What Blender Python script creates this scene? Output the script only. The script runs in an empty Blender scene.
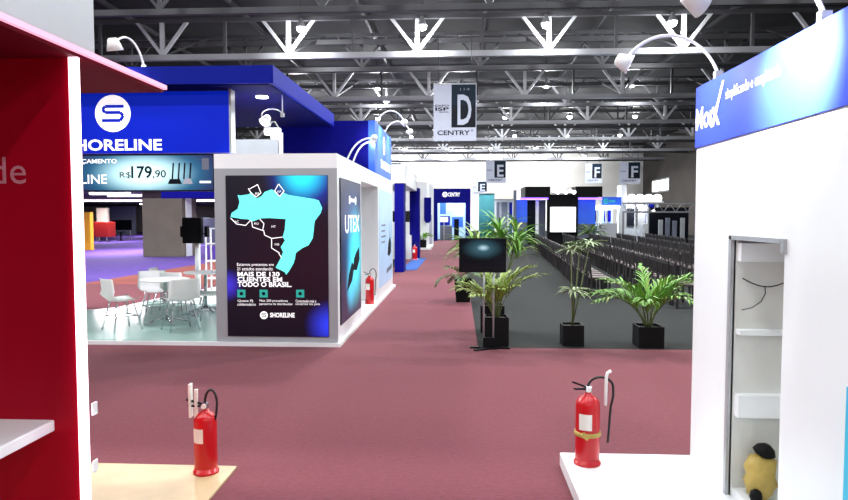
import bpy, bmesh, math, random
from mathutils import Vector, Matrix
random.seed(7)
S = bpy.context.scene
COL = S.collection
PI = math.pi

# ---------------------------------------------------------------- camera
F, W, H = 650.0, 848, 500
CAM = Vector((0, 0, 1.8))
YAW = math.atan(36/F)
PIT = math.atan(34/F*math.cos(YAW))
cd = bpy.data.cameras.new('camera'); cam = bpy.data.objects.new('camera', cd); COL.objects.link(cam)
cam.location = CAM; cam.rotation_euler = (PI/2-PIT, 0, YAW)
cd.sensor_width = 36; cd.lens = F/W*36; cd.clip_end = 400; cd.clip_start = .05
S.camera = cam
FW = Vector((-math.sin(YAW)*math.cos(PIT), math.cos(YAW)*math.cos(PIT), -math.sin(PIT)))
RT = Vector((math.cos(YAW), math.sin(YAW), 0)); UP = RT.cross(FW)
def at(px, py, X=None, Y=None, Z=None):
    """where the sight line of a measured point of the photograph meets a known plane of the place"""
    d = FW + RT*((px-W/2)/F) + UP*((H/2-py)/F)
    t = X/d.x if X is not None else Y/d.y if Y is not None else (Z-CAM.z)/d.z
    return CAM + d*t

# ---------------------------------------------------------------- materials
def lin(c):
    return tuple((v/12.92 if v <= .04045 else ((v+.055)/1.055)**2.4) for v in (x/255 for x in c))
def mat(name, rgb, rough=.5, metal=0.0, emit=0.0, ergb=None, noise=0.0, scale=8.0, bump=0.0, spec=.5):
    m = bpy.data.materials.new(name); m.use_nodes = True
    nt = m.node_tree; b = nt.nodes['Principled BSDF']
    c = lin(rgb)
    b.inputs['Base Color'].default_value = (*c, 1)
    b.inputs['Roughness'].default_value = rough
    b.inputs['Metallic'].default_value = metal
    b.inputs['Specular IOR Level'].default_value = spec
    if emit:
        b.inputs['Emission Color'].default_value = (*lin(ergb or rgb), 1)
        b.inputs['Emission Strength'].default_value = emit
    if noise or bump:
        tc = nt.nodes.new('ShaderNodeTexCoord'); n = nt.nodes.new('ShaderNodeTexNoise')
        n.inputs['Scale'].default_value = scale; n.inputs['Detail'].default_value = 4
        nt.links.new(tc.outputs['Object'], n.inputs['Vector'])
        if noise:
            r = nt.nodes.new('ShaderNodeValToRGB')
            r.color_ramp.elements[0].position = .3; r.color_ramp.elements[1].position = .7
            r.color_ramp.elements[0].color = (*(v*(1-noise) for v in c), 1)
            r.color_ramp.elements[1].color = (*(min(1, v*(1+noise)) for v in c), 1)
            nt.links.new(n.outputs['Fac'], r.inputs['Fac']); nt.links.new(r.outputs['Color'], b.inputs['Base Color'])
        if bump:
            bp = nt.nodes.new('ShaderNodeBump'); bp.inputs['Strength'].default_value = bump; bp.inputs['Distance'].default_value = .02
            nt.links.new(n.outputs['Fac'], bp.inputs['Height']); nt.links.new(bp.outputs['Normal'], b.inputs['Normal'])
    return m
def print_mat(name, base, blobs, rough=.3, emit=.6, stretch=(1, 1, 1)):
    """printed, back-lit artwork and painted screen glare: a base ink with soft ink blobs (centre, radius, colour) in object space"""
    m = bpy.data.materials.new(name); m.use_nodes = True
    nt = m.node_tree; b = nt.nodes['Principled BSDF']; b.inputs['Roughness'].default_value = rough
    tc = nt.nodes.new('ShaderNodeTexCoord')
    prev = None
    for (c, r, rgb) in blobs:
        mp = nt.nodes.new('ShaderNodeVectorMath'); mp.operation = 'SUBTRACT'
        nt.links.new(tc.outputs['Object'], mp.inputs[0]); mp.inputs[1].default_value = c
        ms = nt.nodes.new('ShaderNodeVectorMath'); ms.operation = 'MULTIPLY'; ms.inputs[1].default_value = stretch
        nt.links.new(mp.outputs[0], ms.inputs[0])
        ln = nt.nodes.new('ShaderNodeVectorMath'); ln.operation = 'LENGTH'; nt.links.new(ms.outputs[0], ln.inputs[0])
        mr = nt.nodes.new('ShaderNodeMapRange'); mr.interpolation_type = 'SMOOTHSTEP'
        mr.inputs['From Min'].default_value = 0; mr.inputs['From Max'].default_value = r
        mr.inputs['To Min'].default_value = 1; mr.inputs['To Max'].default_value = 0
        nt.links.new(ln.outputs['Value'], mr.inputs['Value'])
        mx = nt.nodes.new('ShaderNodeMix'); mx.data_type = 'RGBA'
        nt.links.new(mr.outputs['Result'], mx.inputs[0])
        if prev is None: mx.inputs[6].default_value = (*lin(base), 1)
        else: nt.links.new(prev, mx.inputs[6])
        mx.inputs[7].default_value = (*lin(rgb), 1)
        prev = mx.outputs[2]
    if prev is None:
        b.inputs['Base Color'].default_value = (*lin(base), 1); b.inputs['Emission Color'].default_value = (*lin(base), 1)
    else:
        nt.links.new(prev, b.inputs['Base Color']); nt.links.new(prev, b.inputs['Emission Color'])
    b.inputs['Emission Strength'].default_value = emit
    return m

M = {}
M['maroon'] = mat('maroon_carpet', (113, 57, 66), .95, noise=.1, scale=30, bump=.2, spec=.1)
M['redcarpet'] = mat('red_carpet', (150, 84, 78), .95, noise=.1, scale=30, spec=.1)
M['purple'] = mat('purple_carpet', (98, 70, 165), .9, noise=.15, scale=3, spec=.2)
M['charcoal'] = mat('charcoal_carpet', (41, 43, 42), .9, noise=.12, scale=12, bump=.15, spec=.15)
M['bluecarpet'] = mat('blue_carpet', (60, 95, 165), .9, noise=.1, scale=10, spec=.1)
M['deck'] = mat('roof_deck', (31, 31, 34), .8, noise=.5, scale=.35)
M['steel'] = mat('grey_steel', (142, 143, 148), .45, .25, noise=.12, scale=.6)
M['steel_dark'] = mat('dim_steel', (62, 62, 66), .55, .2, noise=.12, scale=.6)  # darker copy of the truss steel, shade on rear bars put into colour
M['steel_lit'] = mat('lit_grey_steel', (176, 177, 182), .45, .15, noise=.08, scale=.6)  # paler copy of the truss steel, light on front webs put into colour
M['concrete'] = mat('concrete', (118, 110, 98), .85, noise=.08, scale=2)
M['hallwhite'] = mat('hall_wall_white', (225, 224, 222), .8, noise=.03, scale=1)
M['hallbrown'] = mat('hall_wall_brown', (74, 69, 66), .85, noise=.12, scale=.5)
M['white'] = mat('white_laminate', (236, 240, 242), .35, noise=.012, scale=3)
M['whiteplastic'] = mat('white_plastic', (240, 241, 239), .4, noise=.01, scale=5)
M['silver'] = mat('silver_panel', (158, 163, 168), .4, noise=.03, scale=4)
M['alu'] = mat('aluminium', (176, 178, 182), .35, .35, noise=.05, scale=20)
M['chrome'] = mat('chrome', (190, 195, 198), .2, .9, noise=.02, scale=20)
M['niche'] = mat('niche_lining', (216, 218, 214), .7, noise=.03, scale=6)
M['redpanel'] = mat('crimson_acrylic', (188, 1, 38), .45, spec=.15, noise=.03, scale=1)
M['redshade'] = mat('shaded_crimson_soffit', (100, 1, 24), .6, spec=.1, noise=.05, scale=1)  # wall crimson darkened, the shade under the canopy put into its colour
M['redpaint'] = mat('extinguisher_red', (196, 16, 26), .3, noise=.03, scale=10)
M['led'] = mat('pink_led', (120, 50, 75), .4, emit=.62, ergb=(255, 172, 200))
M['ledwhite'] = mat('white_led', (255, 238, 246), .3, emit=1.6, ergb=(255, 222, 238))
M['ledpurple'] = mat('violet_led', (110, 70, 240), .3, emit=3)
M['wood'] = mat('pale_wood', (196, 174, 134), .5, noise=.1, scale=5)
M['mint'] = mat('glossy_mint_white', (168, 200, 191), .12, noise=.03, scale=2)
M['royal'] = mat('royal_blue_sign', (5, 22, 150), .4, spec=.1, emit=.22, ergb=(6, 44, 215), noise=.08, scale=.8)
M['navy'] = mat('navy_blue_board', (8, 8, 118), .6, noise=.06, scale=1, spec=.08)
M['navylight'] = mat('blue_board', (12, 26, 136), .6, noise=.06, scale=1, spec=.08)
M['navyshade'] = mat('shaded_navy_soffit', (5, 5, 70), .7, noise=.05, spec=.05)
M['rightblue'] = mat('cornflower_sign', (44, 70, 200), .5, noise=.05, scale=1, spec=.2)
M['text'] = mat('white_lettering', (250, 250, 252), .5, emit=.35)
M['textdim'] = mat('pink_white_lettering', (226, 150, 165), .5, noise=.01)
M['ink'] = mat('dark_ink', (15, 18, 27), .5, spec=.1, noise=.03)
M['inkteal'] = mat('dark_teal_ink', (13, 31, 44), .5, spec=.1, noise=.08, scale=3)
M['inkgrey'] = mat('grey_ink', (112, 118, 134), .5, spec=.1, noise=.03)
M['flag'] = mat('banner_cloth', (172, 177, 194), .7, noise=.03, scale=4)
M['black'] = mat('black_satin', (18, 18, 20), .5, spec=.1, noise=.1, scale=10)
M['blackgloss'] = mat('black_glass', (8, 9, 12), .12, noise=.05)
M['chairblack'] = mat('black_stained_wood', (30, 26, 27), .5, noise=.2, scale=14)
M['chairseat'] = mat('dark_brown_seat', (72, 58, 57), .55, noise=.12, scale=9)
M['pot'] = mat('black_planter', (15, 16, 17), .6, spec=.15, noise=.12, scale=12)
M['soil'] = mat('potting_soil', (48, 38, 30), .95, noise=.3, scale=30, bump=.5)
M['leafbright'] = mat('bright_leaf', (112, 166, 64), .5, noise=.25, scale=6)
M['leafyellow'] = mat('yellow_green_leaf', (140, 164, 72), .5, noise=.2, scale=5)
M['leafdark'] = mat('dark_leaf', (88, 116, 70), .5, noise=.2, scale=6)
M['leafpale'] = mat('pale_leaf', (150, 168, 122), .5, noise=.2, scale=8)
M['stem'] = mat('plant_stem', (92, 104, 62), .6, noise=.15, scale=10)
M['screen'] = mat('white_projection', (250, 250, 252), .8, emit=.7)
M['lamp'] = mat('lamp_glow', (255, 253, 250), .4, emit=14)
M['lampsoft'] = mat('soft_lamp_glow', (255, 252, 250), .4, emit=3)
M['teal'] = mat('teal_cloth', (44, 128, 140), .7, noise=.06, scale=3)
M['cyan'] = mat('cyan_board', (60, 190, 225), .4, noise=.04, scale=2)
M['icon'] = mat('turquoise_print', (40, 175, 160), .4, emit=.15)
M['mapcyan'] = mat('aqua_print', (92, 240, 232), .4, emit=.36, ergb=(110, 248, 236), noise=.04, scale=3)
M['yellow'] = mat('yellow_wrap', (178, 154, 78), .6, noise=.15, scale=12)
M['orange'] = mat('orange_board', (226, 160, 40), .5, noise=.05)
M['brightred'] = mat('bright_red_board', (196, 44, 34), .5, noise=.05)
M['rubber'] = mat('black_rubber', (20, 18, 18), .6, noise=.05)
M['glasspanel'] = mat('pale_blue_panel', (170, 200, 232), .35, emit=.1, noise=.1, scale=1.5)
M['bluepanel'] = mat('azure_panel', (40, 90, 215), .4, emit=.2, noise=.15, scale=.9)
M['creamwall'] = mat('cream_board', (206, 196, 182), .7, noise=.05)
M['paper'] = mat('paper_label', (236, 234, 226), .6, noise=.02)
M['duct'] = mat('dark_slab', (78, 74, 76), .8, noise=.1, scale=.6)

for k_ in ('maroon', 'redcarpet', 'purple'):
    b_ = M[k_].node_tree.nodes['Principled BSDF']; b_.inputs['Sheen Weight'].default_value = .16 if k_ == 'maroon' else .06; b_.inputs['Sheen Roughness'].default_value = .45; b_.inputs['Sheen Tint'].default_value = (1, .86, .86, 1)

# ---------------------------------------------------------------- geometry helpers
class G:
    """collects shapes for ONE mesh object; each face remembers its material"""
    def __init__(s): s.bm = bmesh.new(); s.mats = []
    def mi(s, k):
        m = M[k] if isinstance(k, str) else k
        if m not in s.mats: s.mats.append(m)
        return s.mats.index(m)
    def face(s, pts, k):
        vs = [s.bm.verts.new(p) for p in pts]
        try: f = s.bm.faces.new(vs)
        except ValueError: return None
        f.material_index = s.mi(k); return f
    def box(s, x0, x1, y0, y1, z0, z1, k, bev=0.0):
        x0, x1 = min(x0, x1), max(x0, x1); y0, y1 = min(y0, y1), max(y0, y1); z0, z1 = min(z0, z1), max(z0, z1)
        v = [s.bm.verts.new((x, y, z)) for z in (z0, z1) for y in (y0, y1) for x in (x0, x1)]
        i = s.mi(k); fs = []
        for q in ((0, 2, 3, 1), (4, 5, 7, 6), (0, 1, 5, 4), (2, 6, 7, 3), (0, 4, 6, 2), (1, 3, 7, 5)):
            f = s.bm.faces.new([v[j] for j in q]); f.material_index = i; fs.append(f)
        if bev:
            es = list({e for f in fs for e in f.edges})
            r = bmesh.ops.bevel(s.bm, geom=es, offset=bev, segments=2, affect='EDGES', profile=.5)
            for f in r['faces']: f.material_index = i
        return s
    def beam(s, a, b, w, h, k):
        """a square-section bar from a to b"""
        a, b = Vector(a), Vector(b); d = (b-a).normalized()
        u = d.cross(Vector((0, 0, 1)))
        if u.length < 1e-4: u = Vector((1, 0, 0))
        u.normalize(); n = u.cross(d)
        i = s.mi(k); r = []
        for p in (a, b):
            r.append([s.bm.verts.new(p+u*(sx*w/2)+n*(sy*h/2)) for sx, sy in ((-1, -1), (1, -1), (1, 1), (-1, 1))])
        for j in range(4):
            f = s.bm.faces.new((r[0][j], r[0][(j+1) % 4], r[1][(j+1) % 4], r[1][j])); f.material_index = i
        for q in (r[0][::-1], r[1]):
            f = s.bm.faces.new(q); f.material_index = i
        return s
    def tube(s, pts, r, k, n=8, taper=None):
        pts = [Vector(p) for p in pts]; i = s.mi(k); rings = []; m = len(pts)
        d0 = (pts[1]-pts[0]).normalized()
        u = d0.cross(Vector((0, 0, 1)))
        if u.length < 1e-3: u = Vector((1, 0, 0))
        u.normalize()
        for j, p in enumerate(pts):
            d = (pts[min(j+1, m-1)]-pts[max(j-1, 0)])
            if d.length < 1e-9: d = d0
            d.normalize()
            u = (u-d*u.dot(d))
            if u.length < 1e-4: u = d.orthogonal()
            u.normalize(); v = d.cross(u)
            rr = r if taper is None else r+(taper-r)*j/(m-1)
            rings.append([s.bm.verts.new(p+(u*math.cos(t)+v*math.sin(t))*rr) for t in (2*PI*q/n for q in range(n))])
        for j in range(m-1):
            for q in range(n):
                f = s.bm.faces.new((rings[j][q], rings[j][(q+1) % n], rings[j+1][(q+1) % n], rings[j+1][q]))
                f.material_index = i; f.smooth = True
        for q in (rings[0][::-1], rings[-1]):
            f = s.bm.faces.new(q); f.material_index = i
        return s
    def lathe(s, prof, c, k, n=20, axis=(0, 0, 1)):
        """profile of (radius, height) turned about an axis through c"""
        ax = Vector(axis).normalized(); u = ax.orthogonal().normalized(); v = ax.cross(u); c = Vector(c); i = s.mi(k); rings = []
        for r, h in prof:
            rings.append([s.bm.verts.new(c+ax*h+(u*math.cos(t)+v*math.sin(t))*max(r, .0004)) for t in (2*PI*q/n for q in range(n))])
        for j in range(len(prof)-1):
            for q in range(n):
                f = s.bm.faces.new((rings[j][q], rings[j][(q+1) % n], rings[j+1][(q+1) % n], rings[j+1][q]))
                f.material_index = i; f.smooth = True
        for q in (rings[0][::-1], rings[-1]):
            f = s.bm.faces.new(q); f.material_index = i
        return s
    def prism(s, poly, z0, z1, k):
        i = s.mi(k)
        a = [s.bm.verts.new((x, y, z0)) for x, y in poly]; b = [s.bm.verts.new((x, y, z1)) for x, y in poly]
        for f in (s.bm.faces.new(a[::-1]), s.bm.faces.new(b)): f.material_index = i
        for j in range(len(a)):
            f = s.bm.faces.new((a[j], a[(j+1) % len(a)], b[(j+1) % len(a)], b[j])); f.material_index = i
        return s
    def build(s, name, parent=None, fix=True):
        if fix: bmesh.ops.recalc_face_normals(s.bm, faces=s.bm.faces[:])
        root = parent
        while root is not None and root.parent is not None: root = root.parent
        if root is not None:
            L = -root.location
            if L.length: bmesh.ops.translate(s.bm, verts=s.bm.verts[:], vec=L)
        me = bpy.data.meshes.new(name); s.bm.to_mesh(me); s.bm.free()
        for m in s.mats: me.materials.append(m)
        o = bpy.data.objects.new(name, me); COL.objects.link(o)
        if parent is not None: o.parent = parent
        return o

class Face:
    """a flat printed surface: O lower-left corner, u across, v up; prints are laid on it in layers"""
    def __init__(s, g, O, u, v): s.g = g; s.O = Vector(O); s.u = Vector(u).normalized(); s.v = Vector(v).normalized(); s.n = s.u.cross(s.v)
    def p(s, x, y, l): return s.O+s.u*x+s.v*y+s.n*l
    def poly(s, pts, k, l=.004): s.g.face([s.p(x, y, l) for x, y in pts], k)
    def rect(s, x0, y0, x1, y1, k, l=.004): s.poly([(x0, y0), (x1, y0), (x1, y1), (x0, y1)], k, l)
    def disc(s, cx, cy, r, k, l=.004, n=32, ry=None): s.poly([(cx+r*math.cos(2*PI*i/n), cy+(ry or r)*math.sin(2*PI*i/n)) for i in range(n)], k, l)
    def line(s, pts, w, k, l=.005):
        for a, b in zip(pts, pts[1:]):
            dx, dy = b[0]-a[0], b[1]-a[1]; q = math.hypot(dx, dy) or 1; nx, ny = -dy/q*w/2, dx/q*w/2
            s.poly([(a[0]-nx, a[1]-ny), (b[0]-nx, b[1]-ny), (b[0]+nx, b[1]+ny), (a[0]+nx, a[1]+ny)], k, l)
    def text(s, t, x0, y0, w, h, k, l=.006, bold=0.0, shear=0.0, depth=0.0):
        cu = bpy.data.curves.new('lettering', 'FONT'); cu.body = t; cu.size = 1; cu.offset = bold; cu.shear = shear; cu.resolution_u = 3
        o = bpy.data.objects.new('lettering', cu); me = bpy.data.meshes.new_from_object(o)
        if not me.vertices: return
        xs = [q.co.x for q in me.vertices]; ys = [q.co.y for q in me.vertices]
        ax, bx, ay, by = min(xs), max(xs), min(ys), max(ys); i = s.g.mi(k)
        vs = [s.g.bm.verts.new(s.p(x0+(q.co.x-ax)/(bx-ax)*w, y0+(q.co.y-ay)/(by-ay)*h, l)) for q in me.vertices]
        for pl in me.polygons:
            try: f = s.g.bm.faces.new([vs[j] for j in pl.vertices]); f.material_index = i
            except ValueError: pass
        bpy.data.objects.remove(o); bpy.data.curves.remove(cu); bpy.data.meshes.remove(me)

def tag(o, label=None, cat=None, group=None, kind=None):
    if label: o['label'] = label
    if cat: o['category'] = cat
    if group: o['group'] = group
    if kind: o['kind'] = kind
    return o
def thing(name, loc, label, cat, group=None):
    o = bpy.data.objects.new(name, None); o.location = loc; o.empty_display_size = .1; COL.objects.link(o)
    return tag(o, label, cat, group)
def copy_tree(o, parent=None):
    c = o.copy(); COL.objects.link(c)
    if parent is not None: c.parent = parent
    for ch in list(o.children): copy_tree(ch, c)
    return c
def light(kind, loc, power, color=(1, 1, 1), size=.1, aim=None, angle=None, blend=.5):
    l = bpy.data.lights.new('lamp_light', kind); l.energy = power; l.color = color
    o = bpy.data.objects.new('lamp_light', l); o.location = loc; COL.objects.link(o)
    if kind in ('POINT', 'SPOT'): l.shadow_soft_size = size
    if kind == 'SPOT': l.spot_size = angle or math.radians(150); l.spot_blend = blend
    if aim is not None: o.rotation_euler = (Vector(aim)-Vector(loc)).to_track_quat('-Z', 'Y').to_euler()
    return o
FRONT = ((1, 0, 0), (0, 0, 1))            # a face turned to -Y
EAST = ((0, 1, 0), (0, 0, 1))             # a face turned to +X
WEST = ((0, -1, 0), (0, 0, 1))            # a face turned to -X

# ================================================================ THE HALL
XL, XR, YB, YF, ZC = -46.0, 22.0, -14.0, 80.0, 10.4
g = G(); g.box(XL, XR, YB, YF, -.2, 0, 'charcoal'); tag(g.build('floor'), kind='structure')
g = G(); g.box(XL, XR, YB, YF, ZC, ZC+.2, 'deck'); tag(g.build('ceiling'), kind='structure')
g = G(); g.box(XL, XR, YF, YF+.3, 0, ZC, 'hallwhite'); tag(g.build('wall_far'), kind='structure')
g = G(); g.box(XL-.3, XL, YB, YF, 0, ZC, 'hallwhite'); tag(g.build('wall_left'), kind='structure')
g = G(); g.box(XR, XR+.3, YB, YF, 0, ZC, 'hallbrown'); tag(g.build('wall_right'), kind='structure')
g = G(); g.box(XL, XR, YB-.3, YB, 0, ZC, 'hallbrown'); tag(g.build('wall_back'), kind='structure')
# a bright clerestory window high in the right-hand wall
g = G(); g.box(XR-.06, XR-.01, 70, 76, 4.4, 5.9, 'alu')
for k in range(4): g.box(XR-.09, XR-.05, 70.2+k*1.44, 70.2+k*1.44+1.3, 4.6, 5.7, 'lampsoft')
tag(g.build('window_1'), kind='structure')

# carpets
PX = [at(88, 322, Z=0), at(116, 307.7, Z=0)]
g = G(); g.prism([(-12, -6), (6, -6), (6, 8.83), (.25, 8.83), (.12, 48), (-2.3, 48), (-2.3, 16.6), (-12, 16.6)], .0005, .006, 'maroon')
tag(g.build('floor'), kind='structure')
q1, q2 = at(86, 283, Z=0), at(219, 261, Z=0)
g = G(); g.prism([(-30, 16.6), (-5, 16.6), (-5, 33), (q2.x, q2.y), (q1.x, q1.y), (-30, q1.y-6.0)][::1], .0005, .006, 'redcarpet')
tag(g.build('floor'), kind='structure')
g = G(); g.prism([(-44, 11.0), (-30, q1.y-6.0), (q1.x, q1.y), (q2.x, q2.y), (-5, 33), (-5, 74), (-44, 74)], .0005, .0055, 'purple')
tag(g.build('floor'), kind='structure')

# roof trusses: two bottom chords, a ridge chord and fans of web bars
ZB = 8.0
def truss(y, dark=False):
    g = G()
    a, b = ('steel', 'steel_dark')
    g.box(XL, XR, y-.11, y+.11, ZB-.1, ZB+.12, a)
    g.box(XL, XR, y+2.32, y+2.48, ZB-.08, ZB+.1, b)
    g.box(XL, XR, y-.08, y+.08, ZB+1.36, ZB+1.5, b)
    g.box(XL, XR, y+2.32, y+2.48, ZB+1.36, ZB+1.5, b)
    n0 = -1.66
    for k in range(-9, 5):
        x = n0+5.02*k
        if XL+1.2 < x < XR-1.2:
            g.beam((x, y, ZB), (x, y, ZB+1.4), .15, .15, 'steel_lit')
            for s in (-1, 1): g.beam((x, y, ZB+.1), (x+s*1.0, y, ZB+1.4), .12, .12, 'steel_lit'); g.beam((x, y+.05, ZB+.1), (x+s*.95, y+2.4, ZB+1.4), .07, .07, b)
        x += 2.51
        if XL+1.2 < x < XR-1.2:
            g.beam((x, y, ZB), (x, y, ZB+1.4), .11, .11, b)
            g.beam((x, y+2.4, ZB), (x, y+2.4, ZB+1.4), .11, .11, b)
            for s in (-1, 1): g.beam((x, y+2.4, ZB+.1), (x+s*1.05, y+2.4, ZB+1.4), .09, .09, b)
    return g
tys = [at(551, 53, Z=ZB).y, at(551, 97, Z=ZB).y]
sp = tys[1]-tys[0]
ys = [at(551, 6, Z=ZB).y-2.4] + [tys[0]+sp*k for k in range(0, 7)]
for y in ys:
    if y < YF-3: tag(truss(y).build('ceiling_beam'), kind='structure')
g = G()                                   # roof purlins under the deck, one set
for k in range(12):
    x = -40+k*5.02+.85
    g.box(x-.06, x+.06, 12, YF, ZC-.3, ZC-.12, 'steel_dark')
tag(g.build('trim_1'), kind='structure')
for y in [ys[0]+5.2+sp*(k+.5) for k in range(-1, 7)]:      # secondary cross rails between the trusses
    if 14 < y < YF-1:
        g = G(); g.box(XL, XR, y-.08, y+.08, ZB+.9, ZB+1.1, 'steel_dark'); tag(g.build('ceiling_beam'), kind='structure')

# high-bay lamps in rows
lampmesh = None
rows = [(25.0, -1.45-4.65, 4, 'in the row above the first roof truss'), (36.5, .05-9.3, 5, 'in the row above the second roof truss'),
        (48.0, -1.4-9.3, 6, 'in the row over the middle of the hall'), (59.0, .2-9.3, 6, 'in the row over the far stands'), (70.0, -1.4-9.3, 6, 'in the last row before the end wall')]
proto = None
def high_bay(loc, label, group):
    global proto
    if proto is None:
        t = thing('high_bay_lamp', loc, label, 'ceiling lamp', group)
        g = G(); x, y, z = loc
        g.lathe([(.05, .36), (.08, .26), (.15, .1), (.19, 0), (.175, 0), (.14, .08), (.07, .24)], loc, 'alu'); g.build('reflector', t)
        g = G(); g.lathe([(.16, .0), (.165, -.05), (.14, -.12), (.08, -.165), (.0, -.18)], (x, y, z+.005), 'lamp'); g.build('diffuser', t)
        g = G(); g.tube([(x, y, z+.4), (x, y, ZC)], .015, 'steel_dark'); g.build('hanging_rod', t)
        proto = t
    else:
        t = copy_tree(proto); t.location = loc; tag(t, label, 'ceiling lamp', group)
    return t
ZL = 9.0
for (y, x0, n, where) in rows:
    for k in range(n):
        x = x0+4.65*k
        high_bay((x, y, ZL), f'bright white high-bay lamp {where}', f'high-bay lamps {where}')
        light('POINT', (x, y, ZL-.42), 230, (0.97, .99, 1), .2)
        light('SPOT', (x, y, ZL-.36), 460, (0.97, .99, 1), .25, aim=(x, y, 0), angle=math.radians(165), blend=.4)
for y in (36.5, 48, 59, 70):
    for x in (14.5, -17, -26, -36):
        light('SPOT', (x, y, ZL-.36), 620 if x < 0 else 260, (0.97, .99, 1), .25, aim=(x, y, 0), angle=math.radians(165), blend=.4)
# the rest of the hall's lamp grid, above and behind the camera
for y in (-9, 2.0, 13.5):
    for x in (-15, -10.4, -5.75, -1.1, 3.55, 8.2, 13):
        light('POINT', (x, y, ZL-.42), 150 if y < 10 else 330, (0.97, .99, 1), .2)
        light('SPOT', (x, y, ZL-.36), 260 if y < 10 else 760, (0.97, .99, 1), .25, aim=(x, y, 0), angle=math.radians(165), blend=.4)
for x in (-40, -30, -20, -10, 0, 10): light('SPOT', (x, 74, 7.5), 1100, (1, .99, .97), .3, aim=(x, 80, 5), angle=math.radians(150))  # added spots without fittings, brightening the far wall

# ================================================================ SMALL KINDS
def arm_lamp(base, end, peak, aim, label, head=.06, power=25, group=None, tube_r=.012, angle=100):
    """bent white arm with a hooded flood lamp at its tip"""
    base, end, aim = Vector(base), Vector(end), Vector(aim)
    t = thing('arm_spotlight', base, label, 'spotlight', group)
    hz = peak-base.z; tm = PI-math.asin(max(-.99, min(.99, (end.z-base.z)/hz))); pts = []
    for i in range(19):
        q = tm*i/18; f = .6*(1-math.cos(q))/(1-math.cos(tm))+.4*q/tm; p = base.lerp(end, f); p.z = base.z+hz*math.sin(q); pts.append(p)
    g = G(); g.tube(pts, tube_r, 'whiteplastic', 8); g.build('arm', t)
    g = G(); g.box(base.x-.025, base.x+.025, base.y-.02, base.y+.02, base.z-.035, base.z+.02, 'alu'); g.build('clamp', t)
    d = (aim-end).normalized()
    g = G(); g.lathe([(head*.4, -.9*head), (head*.6, -.8*head), (head*1.05, .7*head), (head*1.0, .7*head), (head*.55, -.6*head)], end, 'whiteplastic', 16, d); hd = g.build('lamp_head', t)
    g = G(); g.lathe([(head*.92, .5*head), (head*.9, .55*head)], end, 'lamp', 16, d); g.build('lens', hd)
    if power: light('SPOT', end+d*head*.9, power, (1, .97, 1), .05, aim=aim, angle=math.radians(angle), blend=.7)
    return t

def extinguisher(base, label, h=.5, r=.078, lw=.13, lh=.105, tail=True):
    x, y, z = base
    t = thing('fire_extinguisher', base, label, 'fire extinguisher')
    g = G(); g.lathe([(r*.92, .03), (r, .045), (r, h*.82), (r*.93, h*.87), (r*.7, h*.92), (r*.36, h*.955), (r*.3, h)], base, 'redpaint', 24); b = g.build('cylinder_body', t)
    g = G(); g.lathe([(r*1.1, 0), (r*1.12, .0), (r*1.12, .014), (r*1.0, .016), (r*1.0, .04), (r*.95, .04)], base, 'redpaint', 24); g.build('foot_ring', t)
    g = G()
    g.box(x-.022, x+.022, y-.02, y+.02, z+h-.005, z+h+.04, 'chrome', .004)
    g.beam((x-.02, y-.01, z+h+.035), (x-.11, y-.05, z+h+.075), .022, .012, 'black')
    g.beam((x-.02, y-.01, z+h+.02), (x-.10, y-.05, z+h+.03), .022, .01, 'black')
    g.build('valve', t)
    g = G(); g.lathe([(.018, 0), (.018, .012)], (x, y-.02, z+h+.018), 'whiteplastic', 12, (0, -1, 0)); g.build('pressure_gauge', t)
    pts = []
    for i in range(15):
        a = PI*(i/14)
        pts.append((x+.0+lw/2*(1-math.cos(a)), y, z+h+.03+lh*math.sin(a)))
    pts += [(x+lw-.005, y-.005, z+h-.04), (x+lw*.85, y-.01, z+h-.08)] if not tail else [(x+lw, y-.005, z+h-.03), (x+lw*.9, y-.01, z+h*.8), (x+lw*.8, y-.012, z+h*.3)]
    g = G(); g.tube(pts, .0085, 'rubber', 8); g.build('hose', t)
    g = G()
    ph = [g.bm.verts.new((x+r*1.012*math.cos(a), y+r*1.012*math.sin(a), zz)) for zz in (z+h*.5, z+h*.72) for a in [(-2.5+1.1*j/8) for j in range(9)]]
    for j in range(8):
        f = g.bm.faces.new((ph[j], ph[j+1], ph[10+j], ph[9+j])); f.material_index = g.mi('paper')
    g.build('paper_label', t)
    return t

def blade_leaf(g, base, az, elev, length, width, droop, k, fold=.25, n=5):
    base = Vector(base); dirh = Vector((math.cos(az), math.sin(az), 0)); side = Vector((-math.sin(az), math.cos(az), 0))
    L, R, C_ = [], [], []
    p = base.copy(); e = elev
    for i in range(n+1):
        f = i/n; w = width*math.sin(PI*min(1, .12+f*.88))*(1 if f < .98 else .2)
        up = Vector((0, 0, 1))*math.cos(e)-dirh*math.sin(e)
        L.append(g.bm.verts.new(p+side*w/2+up*w*fold)); R.append(g.bm.verts.new(p-side*w/2+up*w*fold)); C_.append(g.bm.verts.new(p))
        p = p+(dirh*math.cos(e)+Vector((0, 0, 1))*math.sin(e))*(length/n); e -= droop/n
    i_ = g.mi(k)
    for i in range(n):
        for A, B in ((L, C_), (C_, R)):
            f = g.bm.faces.new((A[i], A[i+1], B[i+1], B[i])); f.material_index = i_; f.smooth = True
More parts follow.
